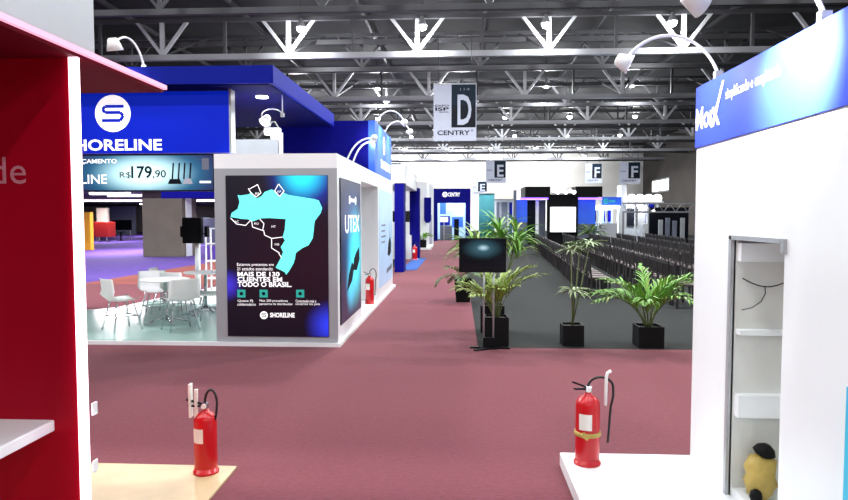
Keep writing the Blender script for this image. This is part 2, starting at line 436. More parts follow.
def frond(gl, gs, base, az, elev, length, droop, kl, nl=13, ll=.28, lw=.03):
    """an arching palm frond: a rib with leaflets on both sides"""
    p = Vector(base); dirh = Vector((math.cos(az), math.sin(az), 0)); e = elev; pts = [p.copy()]; N = 14
    for i in range(N):
        d = dirh*math.cos(e)+Vector((0, 0, 1))*math.sin(e)
        p = p+d*(length/N); e -= droop/N; pts.append(p.copy())
        f = (i+1)/N
        if f > .22:
            for s in (-1, 1):
                l = ll*math.sin(PI*min(.97, .18+.8*f))*random.uniform(.85, 1.15)
                blade_leaf(gl, p, az+s*random.uniform(.65, .95)*(1.1-.5*f), e+.25+random.uniform(-.1, .25), l, lw, 1.1+random.uniform(-.2, .4), kl if random.random() > .15 else 'leafyellow', n=4)
    gs.tube(pts, .008, 'stem', 5, taper=.002)
def pot(t, x, y, z, w, h, taper=1.0, k='pot'):
    g = G()
    b = w/2*taper
    v0 = [g.bm.verts.new((x+sx*b, y+sy*b, z)) for sx, sy in ((-1, -1), (1, -1), (1, 1), (-1, 1))]
    v1 = [g.bm.verts.new((x+sx*w/2, y+sy*w/2, z+h)) for sx, sy in ((-1, -1), (1, -1), (1, 1), (-1, 1))]
    q = w/2-.02
    v2 = [g.bm.verts.new((x+sx*q, y+sy*q, z+h)) for sx, sy in ((-1, -1), (1, -1), (1, 1), (-1, 1))]
    v3 = [g.bm.verts.new((x+sx*q, y+sy*q, z+h-.05)) for sx, sy in ((-1, -1), (1, -1), (1, 1), (-1, 1))]
    i = g.mi(k); g.bm.faces.new(v0[::-1]).material_index = i
    for a, bb in ((v0, v1), (v1, v2), (v2, v3)):
        for j in range(4): g.bm.faces.new((a[j], a[(j+1) % 4], bb[(j+1) % 4], bb[j])).material_index = i
    g.bm.faces.new(v3).material_index = i
    g.build('planter_pot', t)
    g = G(); g.box(x-q+.002, x+q-.002, y-q+.002, y+q-.002, z+h-.048, z+h-.03, 'soil'); g.build('soil', t)
def palm(loc, label, w, h, nf, length, elev, kl, ll=.28, zspread=.0, droop=1.5, lw=.03, seed=1, azs=None, taper=1.0):
    random.seed(seed); x, y, z = loc
    t = thing('potted_palm', loc, label, 'potted plant'); pot(t, x, y, z, w, h, taper)
    gl, gs = G(), G()
    for i in range(nf):
        az = (2*PI*i/nf+random.uniform(-.3, .3)) if azs is None else azs[i % len(azs)]+random.uniform(-.2, .2)
        b = (x+.04*math.cos(az), y+.04*math.sin(az), z+h-.035)
        frond(gl, gs, b, az, elev+random.uniform(-.3, .25), length*random.uniform(.75, 1.1), droop+random.uniform(-.3, .3), kl, ll=ll, lw=lw)
    gs.build('stems', t); gl.build('fronds', t)
    return t
def whorl(gl, c, n, length, kl, elev=.25, droop=.9, width=.03):
    for i in range(n):
        blade_leaf(gl, c, 2*PI*i/n+random.uniform(-.1, .1), elev+random.uniform(-.3, .35), length*random.uniform(.8, 1.1), width, droop+random.uniform(-.2, .3), kl if random.random() > .3 else 'leafpale', n=5)

# ================================================================ RED STAND (left)
XE, ZE, YE = -1.618, 2.513, 3.5
YP = at(86, 300, X=XE).y                   # front face of the crimson wall
t = thing('exhibition_stand', (XE, YP, 0), 'crimson stand with pink light strips and a white head panel on its roof', 'exhibition stand')
c0, c1 = at(237, 466, Z=.02), at(208, 500, Z=.02)
g = G(); g.prism([(c0.x, c0.y), (-5.2, c0.y), (-5.2, .6), (c1.x, .6), (c1.x, c1.y)], .006, .02, 'wood'); g.build('wood_floor', t)
g = G(); g.box(-5, XE-.044, YP, YP+.05, .02, ZE-.04, 'redpanel')
wall = g.build('crimson_wall', t); f = None
gt = G(); F_ = Face(gt, (at(-60, 184, Y=YP).x, YP, at(0, 184, Y=YP).z), *FRONT)
xa, xb = at(-9, 184, Y=YP).x, at(27, 184, Y=YP).x
F_.O.x = xa; F_.text('de', 0, 0, xb-xa, at(0, 157, Y=YP).z-at(0, 184, Y=YP).z, 'textdim', .004); tag(gt.build('lettering', wall), 'pale pink letters on the crimson wall')
g = G(); g.box(XE-.043, XE-.002, YP-.012, YP+.003, .02, ZE-.04, 'ledwhite'); g.build('light_strip', t)
g = G(); g.box(-5, XE, -1.5, YE, ZE-.04, ZE, 'redshade'); g.build('canopy', t)  # extended unseen toward the camera to shade the crimson wall
g = G(); g.box(XE+.001, XE+.022, -1.5, YE, ZE-.026, ZE-.004, 'led'); g.build('light_strip', t)
g = G(); g.box(-5, XE-.02, .8, at(94, 30, X=XE-.02).y, ZE, 3.5, 'silver'); g.build('head_panel', t)
zt = at(30, 419, Y=YP).z
g = G(); g.box(-3.2, at(55, 420, Y=YP).x, YP-.5, YP-.001, zt-.05, zt, 'white', .006); g.build('counter_shelf', t)
for py in (407, 464):
    a = at(87, py, Y=YP+.05); g = G(); g.box(XE+.001, at(96, py, Y=YP+.05).x, YP+.02, YP+.06, a.z-.03, a.z+.025, 'whiteplastic', .004); g.build('hinge', t)
b = at(205, 473, Z=.02)
t = extinguisher((b.x, b.y+.02, .02), 'red fire extinguisher with a white card, on the pale wooden floor', h=.45, r=.078, lw=.085, lh=.1, tail=False)
g = G(); zc = b.z+.46
p = at(192, 390, Y=b.y+.0)
g.beam((p.x, b.y-.02, zc-.06), (p.x-.004, b.y-.02, zc+.17), .05, .012, 'paper'); g.beam((p.x+.03, b.y-.01, zc-.08), (p.x+.033, b.y-.01, zc+.13), .02, .02, 'paper'); g.build('sign_card', t)

# ================================================================ RIGHT WHITE STAND
RX = 1.641; rc = at(690, 455, Z=.1); RY = rc.y
zt_, zb_ = 2.683, 2.27
t = thing('exhibition_stand', (RX, RY, 0), 'white stand wall with a bright blue fascia and a tall open niche', 'exhibition stand')
pl = at(560, 453, Z=.1)
g = G(); g.box(pl.x, RX+2.4, .6, RY, .006, .1, 'white', .004); g.build('platform', t)
n0, n1 = at(733, 300, X=RX).y, 3.38          # niche opening along Y
nz1, nz0 = 1.66, .12
g = G()
g.box(RX, RX+.5, n0, RY-.001, .1, zb_, 'white'); g.box(RX, RX+.5, .7, n1, .1, zb_, 'white')
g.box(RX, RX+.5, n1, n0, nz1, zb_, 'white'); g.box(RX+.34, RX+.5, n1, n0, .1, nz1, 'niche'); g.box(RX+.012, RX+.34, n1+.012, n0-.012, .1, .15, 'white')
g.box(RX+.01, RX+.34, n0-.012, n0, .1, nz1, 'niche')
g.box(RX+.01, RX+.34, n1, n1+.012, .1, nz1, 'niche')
g.build('white_wall', t)
for za, zb2, dd in ((1.53, 1.64, .06), (1.095, 1.125, .07), (.60, .735, .07)):
    g = G(); g.box(RX+.012, RX+.34, n0-.012-dd, n0-.012, za, zb2, 'white', .003); g.build('shelf', t)
g = G()
g.box(RX-.02, RX+.012, n0, n0+.035, .1, nz1+.02, 'alu'); g.box(RX-.02, RX+.012, n1, n0+.035, nz1, nz1+.025, 'alu'); g.box(RX-.02, RX+.012, n1-.02, n1+.004, nz1-.05, nz1+.025, 'alu')
g.build('niche_frame', t)
ca = RX+.04
g = G()
g.tube([(ca+.29*f, n0-.03, 1.43-.05*math.sin(PI*f)) for f in [i/10 for i in range(11)]], .0035, 'rubber', 5)
g.tube([(ca+.13, n0-.03, 1.385), (ca+.135, n0-.03, 1.34), (ca+.11, n0-.03, 1.29), (ca+.06, n0-.03, 1.255), (ca, n0-.03, 1.24)], .0028, 'rubber', 5)
g.build('cable', t)
g = G(); g.box(RX-.012, RX+.5, .7, RY+.0, zb_, zt_, 'rightblue'); fas = g.build('blue_fascia', t)
g = G(); F_ = Face(g, (RX-.012, RY, zb_), *WEST)
def fy(px): return RY-at(px, 120, X=RX-.016).y
def fz(px, py): return at(px, py, X=RX-.012).z-zb_
F_.text('Mor', .02, .115, fy(714)-.02, .15, 'text', .004, .02)
F_.poly([(fy(711), .105), (fy(714), .105), (fy(723.5), .37), (fy(721.5), .37)], 'text', .005)
F_.poly([(fy(712), .23), (fy(714), .23), (fy(720), .105), (fy(717.5), .105)], 'text', .005)
g.build('logo_lettering', fas); g = G(); F_ = Face(g, (RX-.012, RY, zb_), *WEST)
F_.text('simplificando e', fy(725), .225, fy(752)-fy(725), .085, 'text', .004, .008)
F_.text('completando', fy(754), .225, fy(779)-fy(754), .085, 'text', .004, .008)
g.build('tagline', fas)
g = G(); g.box(RX-.05, RX, 2.0, at(845, 430, X=RX-.05).y, .1, 1.1, 'cyan'); g.build('cyan_panel', t)
# what stands in the niche
a = at(752, 470, Y=n0-.2)
t = thing('wrapped_bundle', (RX+.12, n0-.14, .15), 'lumpy yellow bundle with black caps low in the white niche', 'bundle')
g = G(); bx, by, bz = RX+.125, n0-.14, .15
g.lathe([(.045, .0), (.07, .03), (.088, .08), (.08, .13), (.09, .18), (.07, .23), (.03, .25)], (bx, by, bz+.0), 'yellow', 18)
random.seed(2)
for v in g.bm.verts:
    if v.co.z > bz+.01: v.co += Vector((random.uniform(-.012, .012), random.uniform(-.012, .012), random.uniform(-.01, .01)))
g.build('yellow_wrap', t)
g = G(); g.lathe([(.045, .0), (.065, .02), (.05, .05), (.02, .07)], (bx+.01, by, bz+.25), 'black', 12, (.3, -.1, 1)); g.build('black_cap', t)
g = G(); g.lathe([(.025, .0), (.036, .03), (.03, .06), (.01, .075)], (bx-.055, by-.07, bz), 'black', 12); g.build('black_foot', t)
b = at(587, 463, Z=.1)
t = extinguisher((b.x, b.y, .1), 'red fire extinguisher with yellow band, on the white platform corner', h=.5, r=.082, lw=.17, lh=.07)
g = G(); g.lathe([(.088, .0), (.092, .008), (.088, .03)], (b.x, b.y, .1+.2), 'yellow', 24); g.beam((b.x-.05, b.y-.085, .33), (b.x-.01, b.y-.09, .3), .02, .03, 'yellow'); g.build('yellow_band', t)
g = G(); g.tube([(b.x+.115, b.y-.02, .1+.41), (b.x+.118, b.y-.02, .1+.6), (b.x+.125, b.y-.02, .1+.635), (b.x+.15, b.y-.02, .1+.65)], .011, 'whiteplastic', 8); g.build('nozzle', t)
# arm lamps
y1 = at(715, 78, X=RX).y
e1 = at(624, 62, Y=y1)
arm_lamp((RX+.02, y1, zt_+.03), (e1.x, y1, e1.z), 2.965, (RX, y1-.1, 2.5), 'white arm spotlight reaching from the blue fascia, farther from the camera', .062, 24, 'arm spotlights on the blue fascia', .0105)
y2 = at(820, 20, X=RX).y
arm_lamp((RX+.02, y2, zt_+.03), (e1.x+.02, y2, e1.z), 2.965, (RX, y2+.14, 2.57), 'white arm spotlight over the middle of the blue fascia, cut by the photo edge', .066, 270, 'arm spotlights on the blue fascia', .011, 80)

# ================================================================ BLUE STAND (left, map poster)
BX1 = -1.672; BY = 8.786; BX0 = at(217, 347, Y=BY).x; BZ = 2.65
sX0 = -8.8
t = thing('exhibition_stand', (BX1, BY, 0), 'blue and white stand with a map poster, tall blue sign and floating canopy', 'exhibition stand')
blue = t
p = [at(88, 345.5, Z=.06), at(85, 320, Z=.06), at(117, 307.5, Z=.06), at(140, 304, Z=.06)]
g = G()
g.prism([(BX1+.04, BY-.05), (BX1+.04, 16.45), (-5.9, 16.45), (at(150, 300, Z=.06).x, at(150, 300, Z=.06).y), (p[2].x, p[2].y), (-9.2, 9.9), (-9.2, BY-.05)], .006, .058, 'white')
g.build('platform', t)
g = G()
g.prism([(BX0-.005, BY+.0), (BX0-.005, 12.6), (-5.8, 12.6), (at(150, 300.5, Z=.06).x, at(150, 300.5, Z=.06).y-.1), (p[2].x, p[2].y-.1), (-9.1, 9.8), (-9.1, BY+.0)], .058, .064, 'mint')
g.build('shiny_floor', t)
yA, yB_, yC = at(361, 180, X=BX1).y, at(378, 180, X=BX1).y, at(392.5, 185, X=BX1).y
g = G(); g.box(BX0, BX1, BY+.02, yA, .06, BZ, 'white'); g.box(BX0, BX1, BY, BY+.02, .06, BZ-.2, 'silver'); g.box(BX0, BX1, BY, BY+.02, BZ-.2, BZ, 'white'); pw = g.build('poster_wall', t)  # silver front; lamp light on top band and side painted as white
# map poster
def fr(px, py): q = at(px, py, Y=BY); return (q.x, q.z)
L_, B_ = fr(228.5, 335.5); R_, T_ = fr(327.5, 175.5)
dx, dz = (R_-L_), (T_-B_)
def pp(px, py): q = fr(px, py); return (q[0]-L_, q[1]-B_)
ro = Vector((BX1, BY, 0))
art = print_mat('map_poster_art', (6, 8, 24), [
    (Vector((fr(305, 176)[0], BY, fr(305, 176)[1]))-ro, .62, (10, 60, 190)),
    (Vector((fr(302, 174)[0], BY, fr(302, 174)[1]))-ro, .42, (40, 235, 250)),
    (Vector((fr(330, 325)[0], BY, fr(330, 325)[1]))-ro, .38, (40, 60, 230)),
    (Vector((fr(227, 285)[0], BY, fr(227, 285)[1]))-ro, .26, (60, 50, 200))], emit=.28)
g = G(); g.box(L_-.004, R_+.004, BY-.012, BY-.001, B_-.004, T_+.004, 'ink')
F_ = Face(g, (L_, BY-.012, B_), *FRONT); F_.rect(0, 0, dx, dz, art, .002)
mp = [(65, 125), (78, 128), (120, 122), (135, 112), (150, 130), (160, 143), (185, 130), (200, 110), (235, 97), (255, 108), (265, 125), (275, 132), (290, 112), (320, 125), (350, 130), (400, 138), (445, 145), (470, 152), (487, 190), (480, 215), (450, 255), (445, 300), (440, 340), (420, 375), (385, 392), (355, 415), (352, 440), (345, 465), (325, 500), (308, 523), (300, 510), (255, 488), (280, 440), (292, 410), (280, 385), (302, 352), (290, 335), (300, 300), (305, 245), (220, 240), (180, 242), (140, 257), (115, 246), (90, 245), (30, 235), (35, 215), (65, 195), (75, 160)]
def cp(c): return pp(225+c[0]/5, 170+c[1]/5)
F_.poly([cp(c) for c in mp], 'mapcyan', .004)
for o_ in ([(125, 95), (165, 73), (182, 115), (158, 135), (132, 115), (118, 92)], [(270, 70), (297, 105), (275, 132), (250, 105), (270, 70)], [(30, 240), (60, 270), (105, 277), (132, 250)], [(135, 255), (140, 285), (190, 302), (197, 268), (175, 245)],
           [(195, 300), (200, 325), (235, 342), (290, 335)], [(235, 342), (235, 390), (275, 415)], [(270, 415), (285, 440)]):
    F_.line([cp(c) for c in o_], .011, 'text', .006)
for c, s in (((165, 118), 'RR'), ((272, 108), 'AP'), ((60, 258), 'AC'), ((160, 268), 'RO'), ((245, 283), 'MT'), ((262, 372), 'MS')):
    q = cp(c); F_.text(s, q[0]-.03, q[1]-.015, .06, .03, 'text', .007)
def tline(s, x0, x1, ytop, ybot, bold=.0, k='text'):
    a = pp(x0, ybot); b_ = pp(x1, ytop); F_.text(s, a[0], a[1], b_[0]-a[0], b_[1]-a[1], k, .007, bold)
tline('Estamos presentes em', 237.5, 274, 263.0, 266.6); tline('21 estados atendendo', 237.5, 273, 267.2, 270.2)
tline('MAIS DE 130', 238, 280, 271.8, 276.2, .028); tline('CLIENTES EM', 238, 282.5, 277.0, 281.4, .028); tline('TODO O BRASIL.', 238, 292, 282.0, 286.6, .028)
for x in (237.8, 260, 296.5):
    a = pp(x, 297.3); b_ = pp(x+8, 289.6); F_.rect(a[0], a[1], b_[0], b_[1], 'icon', .005); F_.disc((a[0]+b_[0])/2, (a[1]+b_[1])/2, .025, 'inkteal', .007, 12)
for x0, x1, s1, s2 in ((238, 256, 'Quase PJ', 'colaboradores'), (260, 293, 'Mais 250 provedores', 'parceiros de distribuidor'), (296, 320, 'Conectando mais a', 'usuarios no pais')):
    tline(s1, x0, x0+(x1-x0)*.85, 299.5, 302.2); tline(s2, x0, x1, 302.8, 305.4)
def s_logo(F_, cx, cy, r, kbg, kfg, l=.006):
    """white disc with the squared S cut by two lines"""
    F_.disc(cx, cy, r, kbg, l)
    F_.line([(cx+.62*r, cy+.38*r), (cx-.42*r, cy+.38*r), (cx-.58*r, cy+.22*r), (cx-.42*r, cy+.05*r), (cx+.42*r, cy+.05*r), (cx+.58*r, cy-.12*r), (cx+.42*r, cy-.38*r), (cx-.62*r, cy-.38*r)], r*.17, kfg, l+.002)
a = pp(264.3, 315); s_logo(F_, a[0], a[1], .055, 'text', 'ink')
tline('SHORELINE', 270.5, 295, 312.6, 317.2, .03)
g.build('map_poster', pw)
# first side poster
def sr(px, py): q = at(px, py, X=BX1); return (q.y, q.z)
ya0, ya1 = sr(339.7, 250)[0], sr(360, 250)[0]; za0, za1 = .27, 2.33
art2 = print_mat('side_poster_art', (14, 22, 50), [
    (Vector((BX1, (ya0+ya1)/2+.1, 1.35))-ro, 1.1, (14, 70, 130)),
    (Vector((BX1, (ya0+ya1)/2+.35, 1.15))-ro, .95, (70, 220, 235)),
    (Vector((BX1, (ya0+ya1)/2-.1, .75))-ro, .5, (60, 180, 215))], emit=.55)
g = G(); g.box(BX1+.002, BX1+.014, ya0, ya1, za0, za1, 'ink'); F_ = Face(g, (BX1+.014, ya0, za0), *EAST)
w, h = ya1-ya0, za1-za0; F_.rect(.01, .01, w-.01, h-.01, art2, .002)
F_.text('UTEX', w*.18, h*.62, w*.72, h*.13, 'text', .005, .01); F_.line([(w*.4, h*.86), (w*.7, h*.86)], .05, 'text'); F_.line([(w*.4, h*.83), (w*.4, h*.89)], .1, 'text'); F_.line([(w*.7, h*.83), (w*.7, h*.89)], .1, 'text')
F_.poly([(w*.55, h*.34), (w*.75, h*.32), (w*.9, h*.4), (w*.88, h*.5), (w*.7, h*.46), (w*.6, h*.42)], 'ink', .005)
F_.poly([(w*.25, h*.2), (w*.5, h*.26), (w*.62, h*.36), (w*.5, h*.4), (w*.35, h*.32)], 'inkteal', .004)
g.build('side_poster', pw)
# recess with extinguisher, top beam, white router poster panel
g = G(); g.box(-2.75, -2.65, yA, yB_, .06, BZ, 'white'); g.box(BX0, BX1, yA, yB_, BZ-.26, BZ, 'white'); g.build('recess_wall', t)
g = G(); g.box(-2.646, -2.63, yA+.3, yB_-.1, 1.95, 2.36, 'inkteal')
F_ = Face(g, (-2.63, yA+.3, 1.95), *EAST); w = yB_-.4-yA
for i in range(10): F_.disc(random.uniform(.1, w-.1), random.uniform(.06, .36), random.uniform(.03, .07), random.choice(('inkgrey', 'textdim', 'flag')), .003+.0004*i, 10)
g.build('photo_board', t)
g = G(); g.box(-2.64, -2.3, yA+.05, yA+.55, .06, 1.3, 'black', .01); g.build('black_cabinet', t)
g = G(); g.box(-3.2, BX1, yB_, yC, .06, BZ, 'white'); pw2 = g.build('poster_wall', t)
yb0, yb1 = sr(379.5, 250)[0]-.1, sr(392, 250)[0]-.05
g = G(); g.box(BX1+.002, BX1+.014, yb0, yb1, .3, 2.36, 'glasspanel'); F_ = Face(g, (BX1+.014, yb0, .3), *EAST); w = yb1-yb0
F_.poly([(w*.58, .62), (w*.72, .56), (w*.86, .64), (w*.88, .85), (w*.78, 1.02), (w*.66, .92)], 'ink', .003)
F_.line([(w*.74, .9), (w*.72, 1.35)], .03, 'ink', .004); F_.line([(w*.84, .9), (w*.9, 1.4)], .03, 'ink', .004)
for i in range(4): F_.line([(w*.12, 1.3-.12*i), (w*(.42-.05*(i % 2)), 1.3-.12*i)], .035, 'inkgrey', .004)
F_.poly([(w*.5, .2), (w*.94, .24), (w*.94, .36), (w*.5, .3)], 'inkgrey', .003)
g.build('router_poster', pw2)
# corridor fascia with its sign, and the long blue beam
yf0, yf1, zf0, zf1 = 12.78, 15.8, 2.673, 3.67
g = G(); g.box(-3.6, BX1-.13, yf0, yf0+.12, zf0-.03, zf1, 'navy'); g.build('cross_fascia', t)
g = G(); g.box(BX1-.13, BX1, yf0, yf1, zf0-.02, zf1, 'bluepanel')
F_ = Face(g, (BX1, yf0, zf0), *EAST); w = yf1-yf0
s_logo(F_, w*.5, .66, .2, 'text', 'royal', .004); F_.text('SHORELINE', w*.3, .14, w*.62, .19, 'text', .005, .02)
g.build('side_sign', t)
ca_ = at(273, 65, Y=8.6)
g = G(); g.box(sX0, ca_.x, 8.6, yf0-.001, 3.562, ca_.z, 'navylight'); cn = g.build('canopy', t)  # edges in a lighter blue, lamp light put into the colour
g = G(); g.box(sX0+.05, ca_.x-.05, 8.65, yf0-.05, 3.55, 3.5615, 'navyshade'); g.build('underside', cn)  # same board in a darker navy, shade put into the colour
for (px, py) in ((262, 96), (150, 96)):
    a = at(px, py, Z=3.56); g = G(); g.lathe([(.09, 0), (.09, -.012)], (a.x, a.y, 3.5495), 'lamp', 20); g.build('downlight', cn); light('SPOT', (a.x, a.y, 3.5), 90, (1, 1, 1), .1, aim=(a.x, a.y, 0), angle=2.4)
# big sign, offer banner, posts
SY = BY+.12
sx1 = at(229, 120, Y=SY).x; sz0, sz1 = at(113, 153, Y=SY).z, at(113, 92, Y=SY).z
g = G(); g.box(sX0+.6, sx1, SY, SY+.14, sz0, sz1, 'royal')
F_ = Face(g, (0, SY, 0), *FRONT); c = at(113, 113.5, Y=SY); s_logo(F_, c.x, c.z, 18.5*9/650, 'text', 'royal', .005)
a, b_ = at(66, 151, Y=SY), at(162, 139, Y=SY); F_.text('SHORELINE', a.x, a.z, b_.x-a.x, b_.z-a.z, 'text', .005, .025)
g.build('shop_sign', t)
g = G(); g.box(sx1-.0, sx1+.03, SY, SY+.16, sz0, 3.562, 'silver'); g.build('sign_post', t)
bx0, bx1 = at(20, 170, Y=SY).x, at(214.5, 170, Y=SY).x; bz0, bz1 = at(150, 191.5, Y=SY).z, at(150, 154.5, Y=SY).z
cc = at(144, 174, Y=SY)
art3 = print_mat('offer_banner_art', (26, 20, 70), [(Vector((cc.x, SY, cc.z))-ro, 1.15, (30, 130, 160)), (Vector((cc.x, SY, cc.z))-ro, .75, (215, 252, 250))], emit=.42, stretch=(.9, 1, 2.2))
g = G(); g.box(bx0, bx1, SY, SY+.06, bz0, bz1, 'ink'); F_ = Face(g, (0, SY, 0), *FRONT); F_.rect(bx0+.02, bz0+.02, bx1-.02, bz1-.015, art3, .002)
def bt(s, x0, x1, y0, y1, k, bold=.0): a, b_ = at(x0, y1, Y=SY), at(x1, y0, Y=SY); F_.text(s, a.x, a.z, b_.x-a.x, b_.z-a.z, k, .006, bold)
bt('LANÇAMENTO', 68, 117, 159, 164.5, 'text', .02); bt('R$', 120, 131, 172, 178.5, 'ink'); bt('179', 131.5, 152, 166, 178.5, 'inkteal', .02); bt(',90', 153, 166, 170, 178.8, 'ink', .01); bt('SHORELINE', 40, 107, 174.5, 184, 'text', .01)
for x in (172.5, 178.5, 184, 190):
    a, b_ = at(x, 179, Y=SY), at(x+1, 163, Y=SY); F_.line([(a.x, a.z), (b_.x, b_.z)], .022, 'ink', .006)
a, b_ = at(168, 184, Y=SY), at(182, 179, Y=SY); F_.poly([(a.x, a.z), (b_.x, a.z), (b_.x-.03, b_.z), (a.x+.03, b_.z)], 'ink', .006)
a, b_ = at(183, 184, Y=SY), at(193, 178.5, Y=SY); F_.poly([(a.x, a.z), (b_.x, a.z), (b_.x-.03, b_.z), (a.x+.03, b_.z)], 'flag', .007)
a = at(205.5, 164, Y=SY); F_.rect(a.x-.05, a.z-.08, a.x+.05, a.z+.08, 'inkgrey', .005)
a = at(205.5, 182, Y=SY); F_.line([(a.x-.08, a.z), (a.x+.08, a.z)], .03, 'text', .006)
g.build('offer_banner', t)
g = G(); g.box(bx1, BX0, SY-.02, SY+.2, .06, BZ, 'silver'); g.build('end_post', t)
# interior: back boards
g = G(); g.box(-7.6, -3.62, 16.2, 16.32, 2.25, 3.2, 'navy'); g.build('back_board', t)
g = G(); g.box(-5.6, -3.62, 15.6, 15.7, 2.3, at(250, 139.5, Y=15.6).z, 'silver'); g.build('grey_board', t)
g = G(); g.box(-5.5, -5.3, 15.7, 16.2, .06, 3.2, 'silver'); g.build('back_post', t)
# lamps of this stand
a, b_ = at(143, 64.5, Y=8.7), at(122, 49, Y=8.5)
arm_lamp((a.x, 8.72, ca_.z+.03), (b_.x, 8.3, b_.z), a.z+.3, (b_.x+.05, 8.5, 3.3), 'white arm spotlight on the front edge of the blue canopy roof', .1, 14, tube_r=.014)
a, b_ = at(281, 111, Y=9.4), at(266, 120, Y=9.4)
arm_lamp((a.x+.02, 9.4, a.z-.05), (b_.x, 9.4, b_.z), a.z+.03, (b_.x-.1, 9.15, 2.9), 'round arm spotlight under the blue canopy above the poster wall', .08, 20, tube_r=.008)
q9 = at(281, 111, Y=9.4); g = G(); g.tube([(q9.x+.02, 9.4, q9.z-.05), (q9.x+.02, 9.4, 3.55)], .008, 'whiteplastic', 6); g.build('drop_rod', COL.objects[[o.name for o in COL.objects if o.get('label', '').startswith('round arm')][0]])
a, b_ = at(294, 121, Y=9.3), at(282, 123.5, Y=9.3)
q = at(281, 153, Y=9.2)
t2 = thing('floodlight', (q.x, 9.2, BZ), 'white floodlight on a short pole on top of the poster wall', 'floodlight')
g = G(); g.tube([(q.x, 9.2, BZ), (q.x, 9.2, at(281, 133, Y=9.2).z)], .03, 'whiteplastic', 10); g.build('pole', t2)
a, b_ = at(264, 135, Y=9.1), at(279.5, 127.5, Y=9.1)
g = G(); g.box(a.x, b_.x, 9.08, 9.2, a.z, b_.z, 'whiteplastic', .01); hd = g.build('lamp_head', t2)
g = G(); g.box(a.x+.015, b_.x-.015, 9.072, 9.079, a.z+.012, b_.z-.035, 'lampsoft'); g.build('lens', hd)
g = G(); m_ = (a.x+b_.x)/2
g.tube([(m_-.05, 9.15, b_.z), (m_-.02, 9.15, b_.z+.08), (m_+.03, 9.15, b_.z+.09), (q.x, 9.18, b_.z-.03)], .01, 'alu', 6); g.build('bracket', t2)
g = G(); a2, b2 = at(272, 139, Y=9.15), at(280, 136, Y=9.15); g.box(a2.x, b2.x, 9.1, 9.2, a2.z, b2.z, 'lampsoft'); g.build('small_lens', t2)
for i, (bxp, yy, word) in enumerate(((345, 11.6, 'nearer'), (351.5, 12.1, 'farther'))):
    a = at(bxp, 158, Y=yy); e = at(374 if i == 0 else 373, 137.5 if i == 0 else 140, Y=yy+.45)
    arm_lamp((a.x, yy, BZ+.03), (e.x, yy+.45, e.z), at(358, 136+4*i, Y=yy).z, (BX1, 13.6, 3.2), f'arched white tube spotlight behind the poster wall, {word} of the pair', .06, 14, tube_r=.017, angle=80)
for i, (yy, word) in enumerate(((13.5, 'nearer'), (15.0, 'farther'))):
    arm_lamp((BX1-.06, yy, zf1+.03), (BX1+.52, yy, zf1+.06), zf1+.3, (BX1, yy+.2, 3.3), f'white arm spotlight over the side sign above the aisle, {word} one', .075, 40, tube_r=.014, angle=110)
# extinguisher in the recess
b = at(369.5, 301, Z=.06)
extinguisher((BX1-.12, at(369.5, 250, X=BX1-.12).y, .06), 'red fire extinguisher in the white recess beside the router poster', h=.56, r=.085)

# tables and chairs on the shiny floor
def bistro_table(loc, label):
    x, y, z = loc; t = thing('bistro_table', loc, label, 'table', 'round white tables on the shiny stand floor')
    g = G(); g.lathe([(.02, .70), (.36, .705), (.38, .715), (.38, .73), (.36, .735), (.02, .735)], loc, 'whiteplastic', 28); g.build('tabletop', t)
    g = G(); g.tube([(x, y, z+.06), (x, y, z+.70)], .028, 'chrome', 10); g.build('column', t)
    for k in range(4):
        a = PI/4+k*PI/2; g = G(); g.tube([(x, y, z+.1), (x+.16*math.cos(a), y+.16*math.sin(a), z+.075), (x+.34*math.cos(a), y+.34*math.sin(a), z+.02)], .018, 'chrome', 8); g.build('foot', t)
    return t
chair_proto = None
def shell_chair(loc, rz, label):
    global chair_proto
    if chair_proto is None:
        t = thing('shell_chair', (0, 0, 0), label, 'chair', 'white moulded chairs on the shiny stand floor')
        g = G(); n = 10
        # bucket seat
        prof = [(-.2, .46), (-.1, .445), (.05, .44), (.17, .455), (.22, .50), (.25, .62), (.27, .78), (.275, .80)]
        rr = []
        for (yy, zz) in prof:
            wv = .23 if zz < .5 else .24-.06*(zz-.5)
            rr.append([g.bm.verts.new((wv*u, yy-.05*(u*u if zz > .5 else 0)-.0, zz+.05*u*u*(1 if zz < .55 else 0))) for u in [-1+2*i/n for i in range(n+1)]])
        for j in range(len(rr)-1):
            for i in range(n):
                f = g.bm.faces.new((rr[j][i], rr[j][i+1], rr[j+1][i+1], rr[j+1][i])); f.material_index = g.mi('whiteplastic'); f.smooth = True
        r = bmesh.ops.solidify(g.bm, geom=g.bm.faces[:], thickness=.016)
        g.build('seat_shell', t)
        for sx in (-1, 1):
            for sy in (-1, 1):
                g = G(); g.tube([(sx*.12, sy*.12, .44), (sx*.22, sy*.21, .0)], .013, 'chrome', 8); g.build('leg', t)
        g = G()
        for sx in (-1, 1): g.tube([(sx*.168, -.163, .22), (sx*.168, .163, .22)], .007, 'chrome', 6); 
        for sy in (-1, 1): g.tube([(-.168, sy*.163, .22), (.168, sy*.163, .22)], .007, 'chrome', 6)
        g.build('stretcher', t)
        chair_proto = t
    else:
        t = copy_tree(chair_proto)
    t.location = loc; t.rotation_euler = (0, 0, rz); tag(t, label, 'chair', 'white moulded chairs on the shiny stand floor')
    return t
def fl(px, py): q = at(px, py, Z=.064); return (q.x, q.y, .064)
ta = fl(166, 324); bistro_table(ta, 'round white table with chrome star foot, nearest the stand floor edge')
tb = fl(206, 312); bistro_table(tb, 'round white table beside the grey end post of the blue stand')
